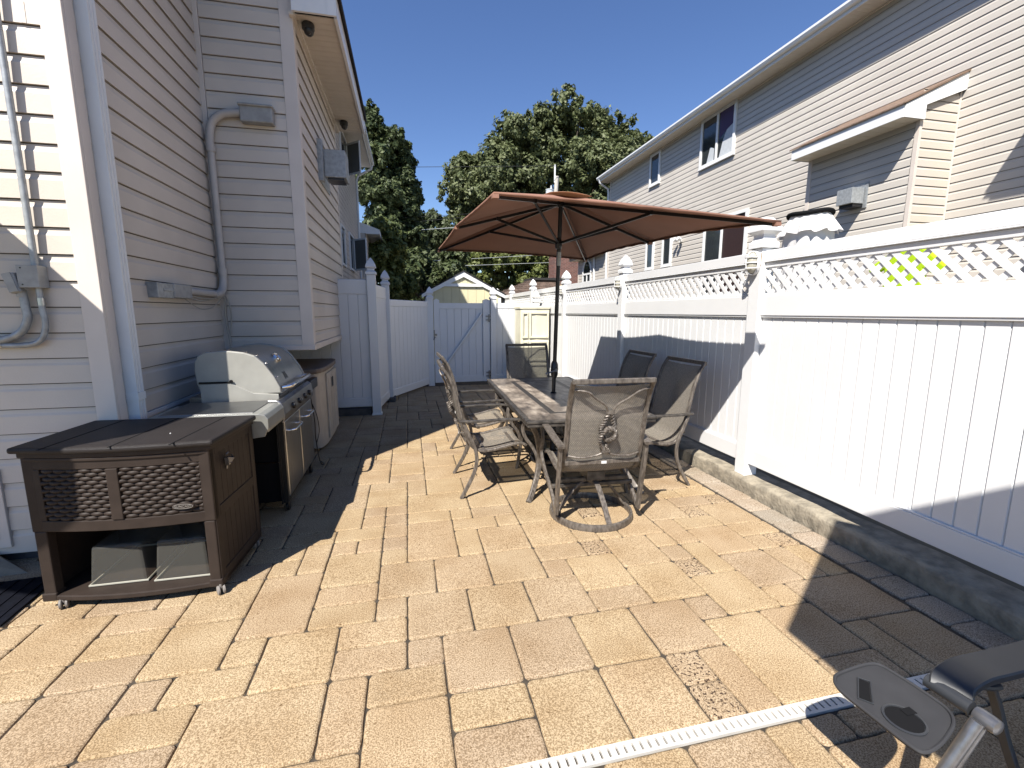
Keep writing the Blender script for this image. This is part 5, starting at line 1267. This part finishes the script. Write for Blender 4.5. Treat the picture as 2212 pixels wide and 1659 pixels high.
tag(yb_.build('yellow_bin', 'shed_yellow', bevel=.03), 'pale yellow box top peeking over the fence beside the umbrella pole', 'box')

# ------------------------------------------------------------------ added canopies outside the frame, standing in for unknown shadow casters
def shade_caster(name, lab, c, R, ang, nside, zc_, rect=None, pole=None):
    t = thing(name, lab, 'umbrella', (c[0], c[1], 0), 0)  # added canopy, stands in for an unknown shadow caster
    if rect: rim = [Vector((x - c[0], y - c[1], zc_)) for x, y in rect]
    else: rim = [Vector((R * math.cos(ang + 2 * math.pi * k / nside), R * math.sin(ang + 2 * math.pi * k / nside), zc_)) for k in range(nside)]
    m = MB(); n = len(rim); m.add(rim + [Vector((0, 0, zc_ + .35))], [(i, (i + 1) % n, n) for i in range(n)]); m.build('canopy', 'canopy', t, solid=.004)
    m = MB(); m.sweep([(0, 0, 0), (0, 0, zc_ + .33)], .022, spline=False); m.build('pole', 'black', t, smooth=True)
    m = MB(); m.lathe([(.25, 0), (.25, .04), (.05, .09), (.03, .1)], (0, 0, 0), 24); m.build('weighted_base', 'black', t)
shade_caster('umbrella_or_added_canopy', 'added round canopy outside the frame, stands in to shade the left house wall', (-3.33, 2.28), 1.08, .2, 10, 2.62)  # added and unseen, rim placed to throw the curved wall shadow
A_, B_ = Vector((.15, -.33)), Vector((1.33, .5)); dv = Vector((.56, -.83)).normalized() * 2.3
shade_caster('umbrella_or_added_canopy', 'added canopy behind the camera, shaped to cast the lower right shade', (1.38, -.87), 1, 0, 4, 3.2, rect=[A_, B_, Vector((2.6, -1.4)), Vector((1.6, -2.4)), Vector((.15, -1.25))])  # added and unseen, outline follows the shadow wanted on paving and fence

# ------------------------------------------------------------------ TREES
def tree(name, label, base, clumps, leaf, nleaf, size, trunk_h, tr=.35, seed=1, limbs=8):
    rs = np.random.RandomState(seed)
    t = thing(name, label, 'tree', base)
    cl = np.array([c[:3] for c in clumps]); rad = np.array([c[3] for c in clumps])
    wgt = rad ** 2; idx = rs.choice(len(clumps), nleaf, p=wgt / wgt.sum())
    nt_ = 34                                        # twigs (sub-clumps) on every lobe
    td = rs.normal(size=(len(clumps), nt_, 3)); td /= np.linalg.norm(td, axis=2)[:, :, None]
    tr_ = rad[:, None] * (0.50 + 0.62 * rs.rand(len(clumps), nt_))
    tpos = cl[:, None, :] + td * tr_[:, :, None] * np.array([1, 1, .9])
    trad = rad[:, None] * (.14 + .20 * rs.rand(len(clumps), nt_))
    ti = rs.randint(0, nt_, nleaf)
    ld = rs.normal(size=(nleaf, 3)); ld /= np.linalg.norm(ld, axis=1)[:, None]
    pos = tpos[idx, ti] + ld * (trad[idx, ti] * (.35 + .75 * rs.rand(nleaf)))[:, None] * np.array([1, 1, 1.15])
    dirv = ld * .7 + td[idx, ti] * .5
    nrm = dirv + rs.normal(size=(nleaf, 3)) * .55 + np.array([0, 0, .35]); nrm /= np.linalg.norm(nrm, axis=1)[:, None]
    a = np.cross(nrm, rs.normal(size=(nleaf, 3))); a /= np.linalg.norm(a, axis=1)[:, None]; b = np.cross(nrm, a)
    s = size * (.6 + .8 * rs.rand(nleaf))[:, None]
    v = np.empty((nleaf, 4, 3)); v[:, 0] = pos - a * s; v[:, 1] = pos - b * s * .55; v[:, 2] = pos + a * s; v[:, 3] = pos + b * s * .55
    me = bpy.data.meshes.new('crown'); me.vertices.add(nleaf * 4); me.loops.add(nleaf * 4); me.polygons.add(nleaf)
    me.vertices.foreach_set('co', v.reshape(-1)); me.loops.foreach_set('vertex_index', np.arange(nleaf * 4, dtype=np.int32))
    me.polygons.foreach_set('loop_start', np.arange(0, nleaf * 4, 4, dtype=np.int32)); me.update(calc_edges=True); me.validate()
    me.materials.append(MAT[leaf]); o = bpy.data.objects.new('crown', me); COL.objects.link(o); o.parent = t
    m = MB(); top = cl[:, 2].max() * .8
    m.sweep([(0, 0, -.1), (.1, 0, trunk_h * .5), (0, .1, trunk_h), (-.1, 0, top)], tr, seg=10, taper=lambda q: 1 - .8 * q)
    order_ = rs.permutation(len(clumps))[:limbs]
    for i in order_:
        c = cl[i]; z0 = trunk_h * (.8 + .5 * rs.rand()); m.sweep([(0, 0, min(z0, c[2] * .8)), (c[0] * .45, c[1] * .45, (z0 + c[2]) * .5 + .3), tuple(c)], tr * .30, seg=6, taper=lambda q: 1 - .75 * q)
    m.build('trunk', 'bark', t, smooth=True)
    return t
def crown(pts, rs, jit=.5):
    """pts: list of (x, z, r) outline-filling lobes given relative; returns clumps spread in depth"""
    out = []
    for (x, z, r) in pts:
        k = max(1, int(3))
        for i in range(k):
            out.append((x + rs.uniform(-jit, jit) * r, rs.uniform(-1.2, 1.2) * r + (i - 1) * r * .8, z + rs.uniform(-jit, jit) * r, r * rs.uniform(.65, .95)))
    return out
def px(x, y, Y):   # picture position at distance Y -> world x, z
    rr = M3 @ Vector((x - CX, -(y - CY), -F)); t_ = Y / rr.y; return rr.x * t_, CAMZ + rr.z * t_
def tree_px(name, label, bx, Y, lobes, leaf, n, size, th, tr, seed, sc=1.0):
    x0, _ = px(bx, 640, Y); rs = random.Random(seed); pts = []
    for (X, Yp, R) in lobes:
        wx, wz = px(X, Yp, Y); pts.append((wx - x0, wz, R * Y / F))
    return tree(name, label, (x0, Y, 0), crown(pts, rs, .35), leaf, n, size, th, tr, seed)
big = [(1215, 245, 38), (1180, 262, 40), (1245, 255, 36), (1283, 265, 38), (1320, 285, 34), (1345, 318, 34), (1130, 275, 42), (1105, 300, 36), (1080, 330, 36), (1160, 310, 46), (1215, 305, 50), (1270, 320, 50), (1320, 350, 42),
       (1030, 365, 40), (1000, 375, 32), (990, 420, 34), (1010, 450, 40), (1040, 420, 46), (1085, 390, 50), (1140, 380, 52), (1200, 380, 54), (1255, 395, 50), (1310, 410, 45), (1360, 330, 26), (1385, 318, 20), (1060, 470, 44), (1025, 500, 34), (1110, 460, 46), (1180, 470, 40), (1330, 450, 40), (1270, 450, 40), (1350, 380, 34)]
tree_px('broadleaf_tree', 'big broad oak crown rising above the umbrella in the middle', 1190, 36, big, 'leaf_oak', 170000, .135, 4, .45, 11)
lt = [(800, 250, 24), (812, 285, 30), (830, 300, 26), (850, 310, 22), (868, 320, 18), (880, 345, 22), (885, 385, 22), (850, 360, 34), (815, 345, 34), (800, 400, 36), (840, 420, 36), (880, 430, 24), (820, 470, 40), (870, 470, 30), (800, 530, 36), (850, 520, 34), (900, 465, 22), (893, 430, 20), (895, 510, 28), (905, 540, 26)]
tree_px('broadleaf_tree', 'tall dark green tree at the left end of the eave, beside the sky gap', 835, 30, lt, 'leaf_dark', 85000, .12, 4, .35, 12)
mid = [(935, 475, 20), (915, 490, 20), (955, 480, 18), (905, 520, 26), (940, 515, 26), (965, 510, 20), (920, 555, 26), (955, 560, 26), (890, 560, 26)]
tree_px('broadleaf_tree', 'small grey green tree in the gap left of the umbrella', 935, 42, mid, 'leaf_grey', 32000, .14, 3, .22, 13)
dk = [(860, 560, 34), (895, 600, 34), (870, 610, 34), (930, 600, 34), (960, 590, 34), (985, 560, 30), (910, 570, 30), (1000, 600, 30)]
tree_px('broadleaf_tree', 'dark shaded tree behind the shed peak', 930, 27, dk, 'leaf_dark', 30000, .13, 1.5, .2, 14)
lft = [(815, 500, 20), (840, 510, 22), (858, 540, 22), (830, 550, 28), (855, 580, 24), (880, 620, 22), (840, 610, 30), (820, 580, 28), (865, 640, 24)]
tree_px('leafy_shrub', 'bright green leafy shrub just behind the left fence posts', 845, 22.5, lft, 'leaf_bright', 22000, .10, 1.5, .12, 15)
hd_ = [(1010, 575, 26), (1040, 565, 26), (1075, 560, 28), (1110, 560, 28), (1145, 560, 28), (1180, 565, 28), (1215, 570, 26), (1040, 600, 24), (1080, 600, 26), (1120, 600, 24), (1160, 605, 26), (1205, 605, 26), (1000, 560, 24), (1100, 620, 20)]
tree_px('leafy_shrub', 'broad sunlit green bush behind the shed roof and utility pole', 1100, 33, hd_, 'leaf_bright', 50000, .14, 1.5, .2, 16)
rt = [(1250, 480, 40), (1290, 500, 40), (1240, 540, 36), (1290, 430, 40), (1215, 520, 30), (1330, 480, 40)]
tree_px('broadleaf_tree', 'green tree behind the brick chimney and neighbour eave', 1270, 48, rt, 'leaf_dark', 22000, .2, 3, .3, 17)

# far wood behind everything: reads as one mass
rs = np.random.RandomState(5); n = 60000
ang = rs.rand(n); X = -40 + 110 * ang; Y = 62 + 8 * rs.rand(n); hmax = 7.0 + 2.0 * np.sin(X * .35) + 1.2 * np.sin(X * .9 + 1)
Z = hmax * rs.rand(n) ** .7
nr = rs.normal(size=(n, 3)); nr[:, 1] -= .8; nr[:, 2] += .4; nr /= np.linalg.norm(nr, axis=1)[:, None]
a = np.cross(nr, rs.normal(size=(n, 3))); a /= np.linalg.norm(a, axis=1)[:, None]; b = np.cross(nr, a); pos = np.stack([X, Y, Z], 1); s = (.25 + .3 * rs.rand(n))[:, None]
v = np.stack([pos - a * s, pos - b * s * .6, pos + a * s, pos + b * s * .6], 1)
me = bpy.data.meshes.new('far_wood'); me.vertices.add(n * 4); me.loops.add(n * 4); me.polygons.add(n)
me.vertices.foreach_set('co', v.reshape(-1)); me.loops.foreach_set('vertex_index', np.arange(n * 4, dtype=np.int32)); me.polygons.foreach_set('loop_start', np.arange(0, n * 4, 4, dtype=np.int32)); me.update(calc_edges=True)
me.materials.append(MAT['leaf_dark']); o = bpy.data.objects.new('far_wood', me); COL.objects.link(o); tag(o, 'far dark belt of trees closing the view behind the yards', 'trees', kind='stuff')

# ------------------------------------------------------------------ UTILITY POLE and wires
up = thing('utility_pole', 'weathered wooden utility pole with grey transformer behind the umbrella', 'utility pole', (9.25, 30, 0))
m = MB(); m.sweep([(0, 0, 0), (.55, 0, 10.3)], .16, spline=False, seg=12, taper=lambda q: 1 - .15 * q); m.build('shaft', 'wood_pole', up, smooth=True)
m = MB(); m.box((.36, -.04, 9.9), (.44, .04, 11.0)); m.build('riser', 'white_trim', up)
m = MB(); m.lathe([(.22, 8.3), (.25, 8.35), (.25, 9.35), (.27, 9.37), (.27, 9.42), (.05, 9.46)], (.02, -.15, 0), 20); m.lathe([(.04, 9.42), (.06, 9.5), (.03, 9.68)], (.12, -.15, 0), 8); m.box((.2, -.12, 8.6), (.4, -.05, 8.7)); m.box((.2, -.12, 9.1), (.4, -.05, 9.2)); m.build('transformer', 'transformer_grey', up, smooth=True)
def wire(p, q, lab, mm='wire', sag=.15, R=.018):
    P = [Vector(p).lerp(Vector(q), k / 12) + Vector((0, 0, -sag * 4 * (k / 12) * (1 - k / 12))) for k in range(13)]
    m = MB(); m.sweep([x - P[0] for x in P], R, spline=False, seg=5); o = m.build('overhead_wire', mm); o.location = P[0]
    tag(o, lab, 'wire', 'overhead wires')
def wpx(x1, y1, x2, y2, Y=30): 
    a = px(x1, y1, Y); b = px(x2, y2, Y); k = (b[1] - a[1]) / (b[0] - a[0]); xe = 9.6; xs = -9
    return (xs, Y, a[1] + (xs - a[0]) * k), (xe, Y, a[1] + (xe - a[0]) * k)
W_ = lambda x, y: ((x / 2.765 + 1200) * .7373, (y / 2.765 + 200) * .7373)
for (p1, p2, lab, mm, R) in (((40, 800), (290, 798), 'highest thin wire, crossing open sky left of the oak', 'wire', .015),
                     ((300, 1190), (420, 1183), 'second wire down, crossing the small sky gap by the umbrella corner', 'wire', .012),
                     ((300, 1220), (430, 1208), 'third wire down, crossing the small sky gap by the umbrella corner', 'wire', .012),
                     ((0, 1315), (330, 1293), 'pale wire reaching the umbrella corner at the left', 'wire_light', .02),
                     ((0, 1570), (1110, 1510), 'upper of two pale wires beneath the umbrella edge', 'wire_light', .014),
                     ((0, 1615), (1110, 1575), 'lower of two pale wires beneath the umbrella edge', 'wire_light', .014)):
    a = wpx(*W_(*p1), *W_(*p2), 29.5); wire(a[0], a[1], lab, mm, 0.0, R)
